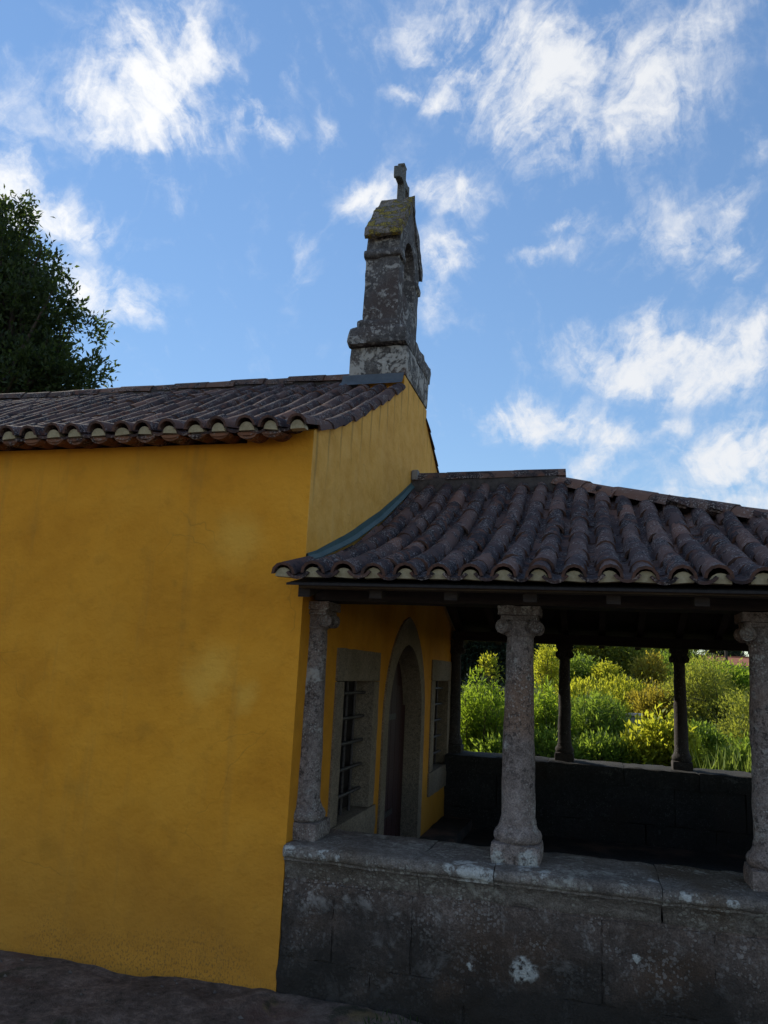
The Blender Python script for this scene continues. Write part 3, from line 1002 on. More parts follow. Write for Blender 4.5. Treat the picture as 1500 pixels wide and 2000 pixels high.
chf = Field()
SP = 0.173
cand = []
courses = slope_frames(CH_TOP, 0.255)
for i in range(int(9.0 / SP)):
    x = -0.035 - i * SP
    wob = random.gauss(0, 0.006)
    for j, (y, z, pit, cut) in enumerate(courses):
        if x > -0.60 and y > 2.10:
            continue
        if x > -0.60 and y + 0.34 > 2.2:
            cut = max(0.25, (2.235 - y) / 0.335)
        cutm = Matrix.Diagonal((1.0, cut, 1.0, 1.0))
        dz = random.gauss(0, 0.004)
        me = random.choice(COVER)
        m = place('cover_tile', me, (x + wob + random.gauss(0, 0.004), y, z - 0.069 + dz), pit + 0.048, 0, None, 0.017) @ cutm
        cand.append(('cover_tile', me, m, in_frame((x, y, z), 0.0)))
        m = place('channel_tile', CHANNEL, (x - SP / 2 + wob, y + (0.045 if j == 0 else 0.02), z - 0.108 + dz), pit + 0.02, 0, None, 0.012) @ cutm
        cand.append(('channel_tile', CHANNEL, m, in_frame((x - SP / 2, y, z), 0.0)))
        for me2, xx, zo in ((me, x, 0.069), (CHANNEL, x - SP / 2, 0.108)):      # far slope
            chf.add(me2, place('far', me2, (xx, 2 * MIDY - y, z - zo), pit + 0.03, 0, None, 0.012, math.pi) @ cutm)
    if x > -3.2:
        put('mortar_plug', PLUG, Matrix.Translation((x + wob, CH_TOP[0][0] + 0.035, CH_TOP[0][1] - 0.084)) @ Matrix.Rotation(random.uniform(-0.1, 0.1), 4, 'Y') @ Matrix.Diagonal((random.uniform(0.64, 0.78), 1, random.uniform(0.62, 0.80), 1)), roof)
        if i > 0:
            put('eave_fill', EFILL, Matrix.Translation((x + wob, CH_TOP[0][0] + 0.052, CH_TOP[0][1] - 0.089)), roof)
            put('eave_tile', EAVE, Matrix.Translation((x + wob, CH_TOP[0][0] + 0.05, CH_TOP[0][1] - 0.140 + random.gauss(0, 0.004))) @ Matrix.Rotation(0.16, 4, 'X'), roof)
for i in range(26):
    x = -0.62 - 0.33 * i
    put('ridge_tile', RIDGE, Matrix.Translation((x, MIDY + random.gauss(0, 0.006), 4.562 + random.gauss(0, 0.006))) @ Matrix.Rotation(math.pi / 2 + random.gauss(0, 0.012), 4, 'Z') @ Matrix.Rotation(0.045 + random.gauss(0, 0.008), 4, 'X'), roof)
link('ridge_bedding', rough_block('ridge_bedding', CH_L, -0.62, MIDY - 0.085, MIDY + 0.085, 4.44, 4.60, M_bed, 0.2, 0.006, 8, 0.02), roof)
lay(cand, roof, chf)
chf.build('tile_field', M_tile, roof)


# -- bell gable astride the facade gable
def prism_bell(name, pts, x0, x1, mat, holes=(), cell=0.07, amp=0.012, seed=0.0, bevel=0.0):
    me = prism_x(name, pts, x0, x1, mat, holes)
    bm = bmesh.new()
    bm.from_mesh(me)
    long = [e for e in bm.edges if e.calc_length() > cell * 1.6]
    for _ in range(4):
        long = [e for e in bm.edges if e.calc_length() > cell * 1.5]
        if not long:
            break
        bmesh.ops.subdivide_edges(bm, edges=long, cuts=1)
        bmesh.ops.triangulate(bm, faces=list(bm.faces))
    roughen(bm, amp, 6.0, seed, amp * 0.45, 24.0)
    bm.to_mesh(me)
    bm.free()
    smooth(me, 45)
    return me


bell = link('bell_gable', prism_bell('bell_gable', [(2.28, 5.04), (3.12, 5.04), (3.12, 5.93), (2.7, 6.47), (2.28, 5.93)], -0.465, -0.125, M_belfry,
                                     [list(reversed([(2.48, 5.42), (2.92, 5.42), (2.92, 5.86), (2.87, 5.97), (2.78, 6.04), (2.7, 6.06), (2.62, 6.04), (2.53, 5.97), (2.48, 5.86)]))], seed=2.0), chapel)
link('plinth_footing', rough_block('plinth_footing', -0.552, -0.452, 2.21, 3.19, 4.15, 4.434, M_belfry_base, 0.08, 0.006, 6, 0.01, 3), bell)
link('plinth', rough_block('plinth', -0.555, 0.014, 2.205, 3.195, 4.435, 4.74, M_belfry_base, 0.06, 0.010, 6, 0.02, 3, 0.006, 22), bell)
link('plinth_cornice', rough_block('plinth_cornice', -0.562, 0.012, 2.135, 3.31, 4.745, 4.925, M_belfry, 0.045, 0.02, 7, 0.028, 4, 0.010, 25), bell)
link('base_moulding', rough_block('base_moulding', -0.515, -0.075, 2.225, 3.175, 4.93, 5.035, M_belfry, 0.05, 0.014, 8, 0.03, 5, 0.006, 25), bell)
for y0, y1 in ((2.235, 2.47), (2.93, 3.165)):
    link('impost', rough_block('impost', -0.492, -0.098, y0, y1, 5.70, 5.785, M_belfry, 0.045, 0.012, 8, 0.03, y0, 0.006, 25), bell)
# sloping coping slabs, mossy on the weather side
for s in (1, -1):
    yy = lambda d: MIDY + s * d
    pts = [(yy(0.0), 6.475), (yy(0.0), 6.625), (yy(0.50), 5.99), (yy(0.50), 5.915), (yy(0.47), 5.90)]
    link('coping_slab', prism_bell('coping_slab', pts, -0.468, -0.108, M_mossy if s < 0 else M_belfry, seed=6.0 + s, cell=0.05, amp=0.02), bell)


def cross_me():
    bm = bmesh.new()
    cx, cy = -0.255, MIDY
    z0, z1, z2, z3 = 6.56, 6.765, 6.86, 7.0
    w_, a_ = 0.035, 0.20
    pts = [(-w_, z0), (w_, z0), (w_, z1), (a_ - 0.05, z1), (a_ - 0.03, z1 - 0.025), (a_, z1 - 0.025), (a_, z2 + 0.01), (a_ - 0.03, z2 + 0.01), (a_ - 0.05, z2 - 0.01), (w_, z2 - 0.01), (w_, z3 - 0.04), (w_ + 0.02, z3 - 0.02), (w_ + 0.02, z3)]
    pts = pts + [(-y, z) for y, z in reversed(pts[2:])]
    me = prism_x('cross', [(cy + y, z) for y, z in pts], cx - 0.037, cx + 0.037, M_cross)
    bm.from_mesh(me)
    bmesh.ops.bevel(bm, geom=list(bm.edges), offset=0.005, segments=1, affect='EDGES')
    bm.to_mesh(me)
    bm.free()
    return me


link('cross', cross_me(), bell)

# zinc apron between plinth and tiles
bm = bmesh.new()
vs4 = [(-0.60, 2.188, 4.452), (-0.006, 2.188, 4.452), (-0.006, 2.172, 4.385), (-0.60, 2.172, 4.385), (-0.62, 2.13, 4.335), (-0.008, 2.13, 4.335)]
vv = [bm.verts.new(p) for p in vs4]
bm.faces.new((vv[0], vv[3], vv[2], vv[1]))
bm.faces.new((vv[3], vv[4], vv[5], vv[2]))
ex = bmesh.ops.solidify(bm, geom=list(bm.faces), thickness=0.006)
link('flashing', mesh_bm(bm, 'flashing', M_zinc), roof)

# ------------------------------------------------------------------ porch
PX = 4.95                       # outer face of the end parapet
porch = tag(empty('porch', (2.5, 2.7, 0)), 'open stone columned porch with hipped tile roof against the chapel front', 'porch')
link('floor', box_me('floor', 0.345, PX - 0.44, 0.45, 4.95, -0.2, 0.05, M_floor), porch)


def rotate_me(me, mtx):
    me.transform(mtx)
    if mtx.determinant() < 0:
        me.flip_normals()
    me.update()
    return me


# parapet runs: built along +x at y = 0 facing -y, then turned into place
def coping_me(x0, x1, mat, seed, depth=0.50):
    prof = [(0.03, 0.585), (0.012, 0.60), (0.006, 0.63), (-0.012, 0.665), (-0.036, 0.695), (-0.046, 0.700), (-0.046, 0.712), (-0.060, 0.718), (-0.068, 0.735), (-0.062, 0.758), (-0.045, 0.772), (0.0, 0.776), (0.12, 0.776), (0.26, 0.776), (0.40, 0.776), (depth, 0.772), (depth + 0.012, 0.755), (depth + 0.012, 0.70), (depth - 0.02, 0.62), (depth - 0.03, 0.585)]
    n = max(3, int((x1 - x0) / 0.035))
    bm = bmesh.new()
    rows = []
    for i in range(n + 1):
        x = x0 + (x1 - x0) * i / n
        # worn ends of each stone
        e = min(x - x0, x1 - x)
        wear = random.choice((0.004, 0.007, 0.010)) * max(0.0, 1 - e / 0.03) ** 2
        chip = 0.022 * max(0.0, nz((x, seed, 0.3), 5.0, seed) - 0.25)
        row = []
        for (y, z) in prof:
            k = 1.0 if 0.69 < z < 0.775 and y < 0.0 else 0.25
            row.append(bm.verts.new((x, y + (wear + chip * k), z - wear * 0.7 - (chip * 0.8 if (z > 0.75 and y < 0.02) else 0))))
        rows.append(row)
    m = len(prof)
    for a, b in zip(rows, rows[1:]):
        for k in range(m):
            bm.faces.new((a[k], b[k], b[(k + 1) % m], a[(k + 1) % m]))
    bm.faces.new(rows[0])
    bm.faces.new(list(reversed(rows[-1])))
    bmesh.ops.recalc_face_normals(bm, faces=list(bm.faces))
    roughen(bm, 0.010, 9.0, seed, 0.005, 30.0)
    return mesh_bm(bm, 'coping_stone', mat, 50)


def parapet(joints, rows, length, mtx, mats, parent, thick=0.44, fine=True):
    core = box_me('parapet', 0.0, length, 0.014, thick - 0.05, -0.4, 0.60, mats[1])
    base = link('parapet', rotate_me(core, mtx), parent)
    for a, b in zip(joints, joints[1:]):
        link('coping_stone', rotate_me(coping_me(a + 0.0015, b - 0.0015, mats[0], a * 3.1 + 1), mtx), base)
    for (z0, z1, js) in rows:
        for a, b in zip(js, js[1:]):
            me = rough_block('stone_block', a + 0.0005, b - 0.0005, random.uniform(0.0, 0.005), thick, z0 + 0.0005, z1 - 0.0005, mats[1], 0.028 if fine else 0.12, 0.020, 5.0, 0.003, 3.0, 0.013, 22.0)
            link('stone_block', rotate_me(me, mtx), base)
    return base


F_J = [0.006, 0.765, 1.165, 1.985, 2.75, 3.5, 4.2, PX + 0.06]
F_ROWS = [(0.20, 0.585, [0.006, 0.30, 0.735, 1.2, 1.70, 2.22, 2.75, 3.3, 3.9, PX]), (-0.15, 0.20, [0.006, 0.52, 1.02, 1.48, 1.98, 2.5, 3.1, 3.7, 4.3, PX])]
parapet(F_J, F_ROWS, PX, Matrix.Identity(4), (M_coping, M_parapet), porch)
# far run (mirrored in y), top a little higher
far_m = Matrix.Translation((0, 5.33, 0.06)) @ Matrix.Scale(-1, 4, (0, 1, 0))
FAR_ROWS = [(0.2, 0.585, [0.006, 0.6, 1.2, 1.9, 2.5, 3.2, 3.9, PX]), (-0.25, 0.2, [0.006, 0.8, 1.5, 2.2, 2.9, 3.6, 4.3, PX])]
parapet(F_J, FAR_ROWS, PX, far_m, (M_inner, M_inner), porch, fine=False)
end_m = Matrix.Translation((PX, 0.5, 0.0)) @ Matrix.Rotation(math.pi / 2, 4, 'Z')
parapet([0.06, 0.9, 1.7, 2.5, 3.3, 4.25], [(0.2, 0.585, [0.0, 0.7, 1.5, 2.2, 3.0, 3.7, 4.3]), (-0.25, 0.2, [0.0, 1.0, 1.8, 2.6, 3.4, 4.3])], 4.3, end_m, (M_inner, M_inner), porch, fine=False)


# columns
def capital_me(x, y, z0, z1, seed, mat):
    bm = bmesh.new()
    h = z1 - z0
    # abacus
    s = 0.118
    t = 0.05
    add_box(bm, x - s, x + s, y - s, y + s, z1 - t, z1)
    add_box(bm, x - s * 0.86, x + s * 0.86, y - s * 0.86, y + s * 0.86, z1 - t - 0.028, z1 - t - 0.002)
    bmesh.ops.subdivide_edges(bm, edges=list(bm.edges), cuts=3, use_grid_fill=True)
    # bell
    prof = [(0.080, z0), (0.088, z0 + 0.012), (0.083, z0 + 0.024), (0.086, z0 + h * 0.4), (0.10, z0 + h * 0.65), (0.106, z1 - t - 0.028)]
    seg = 20
    rings = [[bm.verts.new((x + r * math.cos(2 * math.pi * k / seg), y + r * math.sin(2 * math.pi * k / seg), z)) for k in range(seg)] for r, z in prof]
    for a, b in zip(rings, rings[1:]):
        for k in range(seg):
            bm.faces.new((a[k], a[(k + 1) % seg], b[(k + 1) % seg], b[k]))
    bm.faces.new(list(reversed(rings[0])))
    bm.faces.new(rings[-1])
    # scrolls on the corners: fat discs with a raised eye and rim
    for sx in (-1, 1):
        for sy in (-1, 1):
            c = Vector((x + sx * 0.088, y + sy * 0.076, z0 + 0.052))
            ax = Vector((sx * 0.35, sy * 1.0, 0)).normalized()
            u_ = Vector((ax.y, -ax.x, 0))
            rad = [(0.0, 0.030), (0.012, 0.030), (0.015, 0.018), (0.027, 0.018), (0.033, 0.027), (0.040, 0.022), (0.040, -0.03), (0.0, -0.03)]
            sg = 14
            rg = []
            for r, o in rad:
                rg.append([bm.verts.new(c + ax * o + u_ * (r * math.cos(2 * math.pi * k / sg)) + Vector((0, 0, r * math.sin(2 * math.pi * k / sg)))) for k in range(sg)])
            for a, b in zip(rg, rg[1:]):
                for k in range(sg):
                    bm.faces.new((a[k], a[(k + 1) % sg], b[(k + 1) % sg], b[k]))
    bmesh.ops.remove_doubles(bm, verts=list(bm.verts), dist=0.0004)
    bmesh.ops.recalc_face_normals(bm, faces=list(bm.faces))
    roughen(bm, 0.006, 14.0, seed, 0.004, 45.0)
    return mesh_bm(bm, 'capital', mat, 45)


def column(x, y, z0, mat=M_column, zt=2.14, k_=1.0):
    shaft = [(0.098 * k_, z0 + 0.185), (0.101 * k_, z0 + 0.192), (0.098 * k_, z0 + 0.205)]
    for k in range(13):
        t = k / 12
        shaft.append((k_ * (0.0935 - 0.019 * t ** 1.3), z0 + 0.22 + t * (zt - 0.16 - z0 - 0.22)))
    o = link('column', lathe_me('column', shaft, 28, mat, (x, y, 0), 0.006), porch)
    bm = bmesh.new()
    me = rough_block('base', x - 0.132, x + 0.132, y - 0.132, y + 0.132, z0 - 0.01, z0 + 0.095, mat, 0.035, 0.008, 8, 0.018, x)
    bm.from_mesh(me)
    prof = [(0.105, 0.09), (0.122, 0.098), (0.131, 0.115), (0.132, 0.132), (0.124, 0.150), (0.112, 0.160), (0.106, 0.172), (0.100, 0.188)]
    seg = 28
    rings = [[bm.verts.new((x + r * math.cos(2 * math.pi * k / seg), y + r * math.sin(2 * math.pi * k / seg), z0 + z)) for k in range(seg)] for r, z in prof]
    for a, b in zip(rings, rings[1:]):
        for k in range(seg):
            bm.faces.new((a[k], a[(k + 1) % seg], b[(k + 1) % seg], b[k]))
    bmesh.ops.recalc_face_normals(bm, faces=list(bm.faces))
    roughen(bm, 0.004, 12.0, x)
    bm.to_mesh(me)
    bm.free()
    smooth(me, 50)
    squeeze = Matrix.Translation((x, y, 0)) @ Matrix.Diagonal((k_, k_, 1.0, 1.0)) @ Matrix.Translation((-x, -y, 0))
    me.transform(squeeze)
    link('base', me, o)
    cm = capital_me(x, y, zt - 0.165, zt, x + y, mat)
    cm.transform(squeeze)
    link('capital', cm, o)
    return o


for x in (0.008, 1.262, 2.545, 3.72, 4.72):
    column(x, 0.225, 0.776)
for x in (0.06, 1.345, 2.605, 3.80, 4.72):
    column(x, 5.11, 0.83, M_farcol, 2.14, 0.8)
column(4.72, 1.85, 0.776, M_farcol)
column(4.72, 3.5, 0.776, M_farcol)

# beams, rafters, ceiling
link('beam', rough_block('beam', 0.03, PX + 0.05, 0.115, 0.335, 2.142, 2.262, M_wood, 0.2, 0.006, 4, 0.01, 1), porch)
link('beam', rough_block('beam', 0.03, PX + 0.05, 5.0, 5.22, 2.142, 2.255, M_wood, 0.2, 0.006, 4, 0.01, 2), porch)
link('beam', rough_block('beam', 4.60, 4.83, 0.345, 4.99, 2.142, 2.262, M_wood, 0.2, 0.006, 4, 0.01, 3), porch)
for k, x in enumerate([0.09 + 0.42 * k for k in range(12)]):
    run = max(0.4, min(2.64, (5.05 - x) * 0.77 + 0.1))
    vs, fs = [], []
    for s in (1, -1):
        y0, y1 = -0.22, run - 0.35 if x > 1.34 else 2.66
        b = len(vs)
        stn = np.linspace(y0, y1, 6)
        for y in stn:
            z = curve_z(PO_TOP, y) - 0.142
            yy = y if s > 0 else 2 * MIDY - y
            vs += [(x - 0.035, yy, z - 0.075), (x + 0.035, yy, z - 0.075), (x + 0.035, yy, z), (x - 0.035, yy, z)]
        for i in range(5):
            q = b + i * 4
            for a in range(4):
                fs.append((q + a, q + (a + 1) % 4, q + 4 + (a + 1) % 4, q + 4 + a))
        fs.append((b, b + 3, b + 2, b + 1))
        q = b + 20
        fs.append((q, q + 1, q + 2, q + 3))
        if s > 0:
            n1 = len(vs)
            near_v, near_f = list(vs), list(fs)
            me = mesh_lists('rafter', near_v, near_f, M_wood)
            bm = bmesh.new(); bm.from_mesh(me); bmesh.ops.recalc_face_normals(bm, faces=list(bm.faces)); bm.to_mesh(me); bm.free()
            link('rafter', me, porch)
            vs, fs = [], []
        else:
            me = mesh_lists('rafter', vs, fs, M_wood)
            bm = bmesh.new(); bm.from_mesh(me); bmesh.ops.recalc_face_normals(bm, faces=list(bm.faces)); bm.to_mesh(me); bm.free()
            link('rafter', me, porch)

# hipped deck that carries the tiles: ridge from the gable to x = 1.36, hips out to the end eave
RX, EX = 1.36, 5.33
HIP_K = (MIDY - PO_TOP[0][0]) / (EX - RX)


def deck_me(drop, thick):
    bm = bmesh.new()
    n = 14
    ys = np.linspace(PO_TOP[0][0] + 0.015, MIDY, n)
    top, bot = [], []
    for y in ys:
        z = curve_z(PO_TOP, y) - drop
        xh = RX + (MIDY - y) / HIP_K
        for lst, dz in ((top, 0), (bot, -thick)):
            x0 = 0.006 if y > -0.005 else 0.03
            lst.append([bm.verts.new((x0, y, z + dz)), bm.verts.new((xh, y, z + dz)), bm.verts.new((xh, 2 * MIDY - y, z + dz)), bm.verts.new((0.006, 2 * MIDY - y, z + dz))])
    for lst, up in ((top, True), (bot, False)):
        for a, b in zip(lst, lst[1:]):
            for q in ((a[0], a[1], b[1], b[0]), (a[1], a[2], b[2], b[1]), (a[2], a[3], b[3], b[2])):
                if len(set(q)) == 4:
                    try:
                        bm.faces.new(q if up else tuple(reversed(q)))
                    except ValueError:
                        pass
    a, b = top[0], bot[0]
    for k in range(3):
        bm.faces.new((b[k], b[k + 1], a[k + 1], a[k]))
    bmesh.ops.remove_doubles(bm, verts=list(bm.verts), dist=0.0005)
    bmesh.ops.recalc_face_normals(bm, faces=list(bm.faces))
    return mesh_bm(bm, 'roof', M_board)


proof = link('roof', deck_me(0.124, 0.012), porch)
link('eave_board', box_me('eave_board', 0.09, EX - 0.05, PO_TOP[0][0] + 0.06, PO_TOP[0][0] + 0.16, 2.178, 2.198, M_eaveboard), porch)
for k in range(2):
    y0 = -0.275 + k * 0.19
    z = curve_z(PO_TOP, y0 + 0.09) - 0.166
pof = Field()
pcand = []
SP2 = 0.174
pc = slope_frames(PO_TOP, 0.285)
for i in range(0, 31):
    x = 0.004 + i * SP2
    wob = random.gauss(0, 0.006)
    for j, (y, z, pit, cut) in enumerate(pc):
        cutm = Matrix.Diagonal((1.0, cut, 1.0, 1.0))
        dz = random.gauss(0, 0.004)
        for kind in (0, 1):
            xx = x if kind == 0 else x + SP2 / 2
            room = (RX + (MIDY - y) / HIP_K) - xx
            yh = MIDY - max(0.0, xx - RX) * HIP_K
            cutm = Matrix.Diagonal((1.0, min(cut, max(0.15, (yh - y + 0.03) / 0.36)), 1.0, 1.0))
            if room < 0.09 or xx > EX or (i == 0 and kind == 0 and y > -0.3):
                continue
            me = random.choice(COVER) if kind == 0 else CHANNEL
            zz_ = z - 0.069 if kind == 0 else z - 0.106
            yo = y if kind == 0 else y + 0.005
            m = place('', me, (xx + wob + random.gauss(0, 0.004), yo, zz_ + dz), pit + (0.052 if kind == 0 else 0.02), 0, None, 0.018) @ cutm
            if kind == 0:
                m = m @ Matrix.Diagonal((random.uniform(0.95, 1.06), 1.0, 1.0, 1.0))
            nm = 'cover_tile' if kind == 0 else 'channel_tile'
            pcand.append((nm, me, m, in_frame((xx, y, z), 0.04)))
            pof.add(me, place('', me, (xx, 2 * MIDY - y, zz_), pit + 0.03, 0, None, 0.012, math.pi) @ cutm)
    if -0.2 < x < 4.6:
        put('mortar_plug', PLUG, Matrix.Translation((x + wob, PO_TOP[0][0] + 0.03, PO_TOP[0][1] - 0.086)) @ Matrix.Rotation(random.uniform(-0.08, 0.08), 4, 'Y') @ Matrix.Diagonal((random.uniform(0.72, 0.80), 1, random.uniform(0.74, 0.86), 1)), proof)
# end slope
ec = slope_frames([((y - PO_TOP[0][0]) / HIP_K * 1.0, z) for y, z in PO_TOP], 0.285)
yy_ = PO_TOP[0][0] + 0.1
while yy_ < 2 * MIDY - PO_TOP[0][0] - 0.1:
    for (d, z, pit, cut) in ec:
        x = EX - d
        lim = (EX - x) * HIP_K + PO_TOP[0][0]
        if lim + 0.05 < yy_ < 2 * MIDY - lim - 0.05:
            pof.add(COVER[0], place('', COVER[0], (x, yy_, z - 0.069), pit + 0.03, 0, None, 0.012, math.pi / 2))
            pof.add(CHANNEL, place('', CHANNEL, (x, yy_ + SP2 / 2, z - 0.106), pit + 0.02, 0, None, 0.012, math.pi / 2))
    yy_ += SP2
lay(pcand, proof, pof)
pof.build('tile_field', M_tile, proof)
for i in range(5):
    x = 0.03 + 0.315 * i
    put('ridge_tile', RIDGE, Matrix.Translation((min(x, 1.40 - 0.36), MIDY + random.gauss(0, 0.004), 3.515 + 0.003 * i)) @ Matrix.Rotation(-math.pi / 2 + random.gauss(0, 0.012), 4, 'Z') @ Matrix.Rotation(0.045, 4, 'X'), proof)
link('ridge_bedding', rough_block('ridge_bedding', 0.01, RX + 0.02, MIDY - 0.095, MIDY + 0.095, 3.38, 3.555, M_bed, 0.1, 0.006, 8, 0.02), proof)
# hips: tiles laid from the eave corner up to the ridge end
for s in (1, -1):
    n = 15
    pts = []
    for k in range(n + 1):
        t = k / n
        y = PO_TOP[0][0] + (MIDY - PO_TOP[0][0]) * t
        x = EX - (EX - RX) * t
        pts.append(Vector((x, y if s > 0 else 2 * MIDY - y, curve_z(PO_TOP, y) - 0.065)))
    for k in range(n):
        a, b = pts[k], pts[k + 1]
        d = b - a
        yaw = math.atan2(-d.x, d.y)
        pit = math.atan2(d.z, math.hypot(d.x, d.y))
        m = Matrix.Translation(a + Vector((0, 0, random.gauss(0, 0.004)))) @ Matrix.Rotation(yaw + random.gauss(0, 0.015), 4, 'Z') @ Matrix.Rotation(pit + 0.03, 4, 'X')
        put('hip_tile', RIDGE, m @ Matrix.Diagonal((1.1, 1.0, 1.0, 1.0)), proof)
# flashing strip up the joint between porch roof and chapel wall
vs, fs = [], []
st_y = np.linspace(0.0, 2.62, 16)
for i, y in enumerate(st_y):
    z = curve_z(PO_TOP, y)
    vs += [(0.004, y, z - 0.005), (0.004, y, z + 0.014 + 0.034 * math.sin(math.pi * min(1, (y + 0.05) / 2.75))), (0.012, y, z + 0.014 + 0.034 * math.sin(math.pi * min(1, (y + 0.05) / 2.75))), (0.014, y, z + 0.002), (0.042, y, z - 0.018), (0.042, y, z - 0.026)]
for i in range(15):
    for a in range(6):
        q = i * 6
        fs.append((q + a, q + (a + 1) % 6, q + 6 + (a + 1) % 6, q + 6 + a))
me = mesh_lists('flashing', vs, fs, M_teal)
bm = bmesh.new(); bm.from_mesh(me); bmesh.ops.recalc_face_normals(bm, faces=list(bm.faces)); bm.to_mesh(me); bm.free()
link('flashing', me, proof)
link('flashing_cap', rough_block('flashing_cap', 0.005, 0.07, 2.60, 2.70, 3.53, 3.63, M_concrete, 0.04, 0.006, 20, 0.01), proof)


# ------------------------------------------------------------------ plants
def leaves_me(name, centres, length, width, mat, up=0.15, axis=None, seed=0, droop=0.0, curl=0.25):
    """one folded four-sided leaf at each centre; axis: preferred direction of each leaf"""
    r = np.random.default_rng(seed)
    n = len(centres)
    c = np.asarray(centres, float)
    ax = r.normal(size=(n, 3))
    ax[:, 2] += up
    if axis is not None:
        ax = ax * 0.55 + axis
    ax /= np.linalg.norm(ax, axis=1)[:, None]
    nn = r.normal(size=(n, 3))
    nn[:, 2] += 0.9
    sd_ = np.cross(ax, nn)
    sd_ /= np.linalg.norm(sd_, axis=1)[:, None] + 1e-9
    nn = np.cross(sd_, ax)
    L = length * r.uniform(0.65, 1.25, n)[:, None]
    W = width * r.uniform(0.7, 1.2, n)[:, None]
    v = np.empty((n, 4, 3))
    v[:, 0] = c
    v[:, 1] = c + ax * L * 0.45 + sd_ * W * 0.5 + nn * W * curl
    v[:, 2] = c + ax * L - nn * L * droop
    v[:, 3] = c + ax * L * 0.45 - sd_ * W * 0.5 + nn * W * curl
    base = (np.arange(n) * 4)[:, None]
    tri = np.concatenate([base + np.array([[0, 1, 2]]), base + np.array([[0, 2, 3]])], axis=1).reshape(-1)
    me = bpy.data.meshes.new(name)
    me.vertices.add(n * 4)
    me.vertices.foreach_set('co', v.reshape(-1))
    me.loops.add(n * 6)
    me.loops.foreach_set('vertex_index', tri.astype(np.int32))
    me.polygons.add(n * 2)
    me.polygons.foreach_set('loop_start', np.arange(0, n * 6, 3, dtype=np.int32))
    me.polygons.foreach_set('loop_total', np.full(n * 2, 3, dtype=np.int32))
    at = me.attributes.new('leaf_tone', 'FLOAT', 'POINT')
    at.data.foreach_set('value', np.repeat(r.uniform(0, 1, n), 4).astype(np.float32))
    me.materials.append(mat)
    me.update()
    me.validate()
    return me


def lobe_tips(lobes, n, r, shell=0.35):
    """points spread through ellipsoids [(x, y, z, rx, ry, rz)], denser towards their skins"""
    vol = np.array([l[3] * l[4] * l[5] for l in lobes]) ** 0.75
    pick = r.choice(len(lobes), n, p=vol / vol.sum())
    d = r.normal(size=(n, 3))
    d /= np.linalg.norm(d, axis=1)[:, None]
    rad = (shell + (1 - shell) * r.uniform(0, 1, n)) ** 0.8
    lb = np.array(lobes)[pick]
    return lb[:, :3] + d * rad[:, None] * lb[:, 3:], d


def tree(name, base, lobes, leaf, clusters, per, length, width, mat, label, cat, group=None, trunk_r=0.12, spread=0.2, seed=1, limbs=14, up=0.15, bark=None, lean=(0, 0)):
    r = np.random.default_rng(seed)
    random.seed(seed)
    root = tag(empty(name, base), label, cat, group)
    tips, d = lobe_tips(lobes, clusters, r)
    vs, fs = [], []
    ctr = np.mean([l[:3] for l in lobes], axis=0)
    b = Vector(base)
    top = Vector((ctr[0], ctr[1], ctr[2]))
    p1 = b.lerp(top, 0.35) + Vector((random.uniform(-1, 1), random.uniform(-1, 1), 0)) * 0.15 * trunk_r * 4
    p2 = b.lerp(top, 0.7) + Vector((random.uniform(-1, 1), random.uniform(-1, 1), 0)) * 0.2 * trunk_r * 4
    tube_into(vs, fs, [b - Vector((0, 0, 0.1)), b + Vector((0, 0, 0.15)), p1, p2, top], [trunk_r * 1.35, trunk_r, trunk_r * 0.8, trunk_r * 0.6, trunk_r * 0.3], 9)
    link('trunk', mesh_lists('trunk', vs, fs, bark or M_bark, True), root)
    vs, fs = [], []
    idx = r.choice(len(tips), min(limbs, len(tips)), replace=False)
    for i in idx:
        tp = Vector(tips[i])
        s = b.lerp(top, random.uniform(0.25, 0.95))
        mid = s.lerp(tp, 0.5) + Vector((random.gauss(0, 1), random.gauss(0, 1), random.gauss(0.4, 1))) * (tp - s).length * 0.08
        tube_into(vs, fs, [s, mid, tp], [trunk_r * 0.38, trunk_r * 0.2, trunk_r * 0.05], 5)
    link('branches', mesh_lists('branches', vs, fs, bark or M_bark, True), root)
    k = np.repeat(np.arange(clusters), per)
    cen = tips[k] + r.normal(size=(clusters * per, 3)) * spread * r.uniform(0.5, 1.2, clusters)[k][:, None]
    axis = d[k] * 0.8
    axis[:, 2] += up
    link('crown', leaves_me('crown', cen, length, width, mat, up, axis, seed), root)
    return root


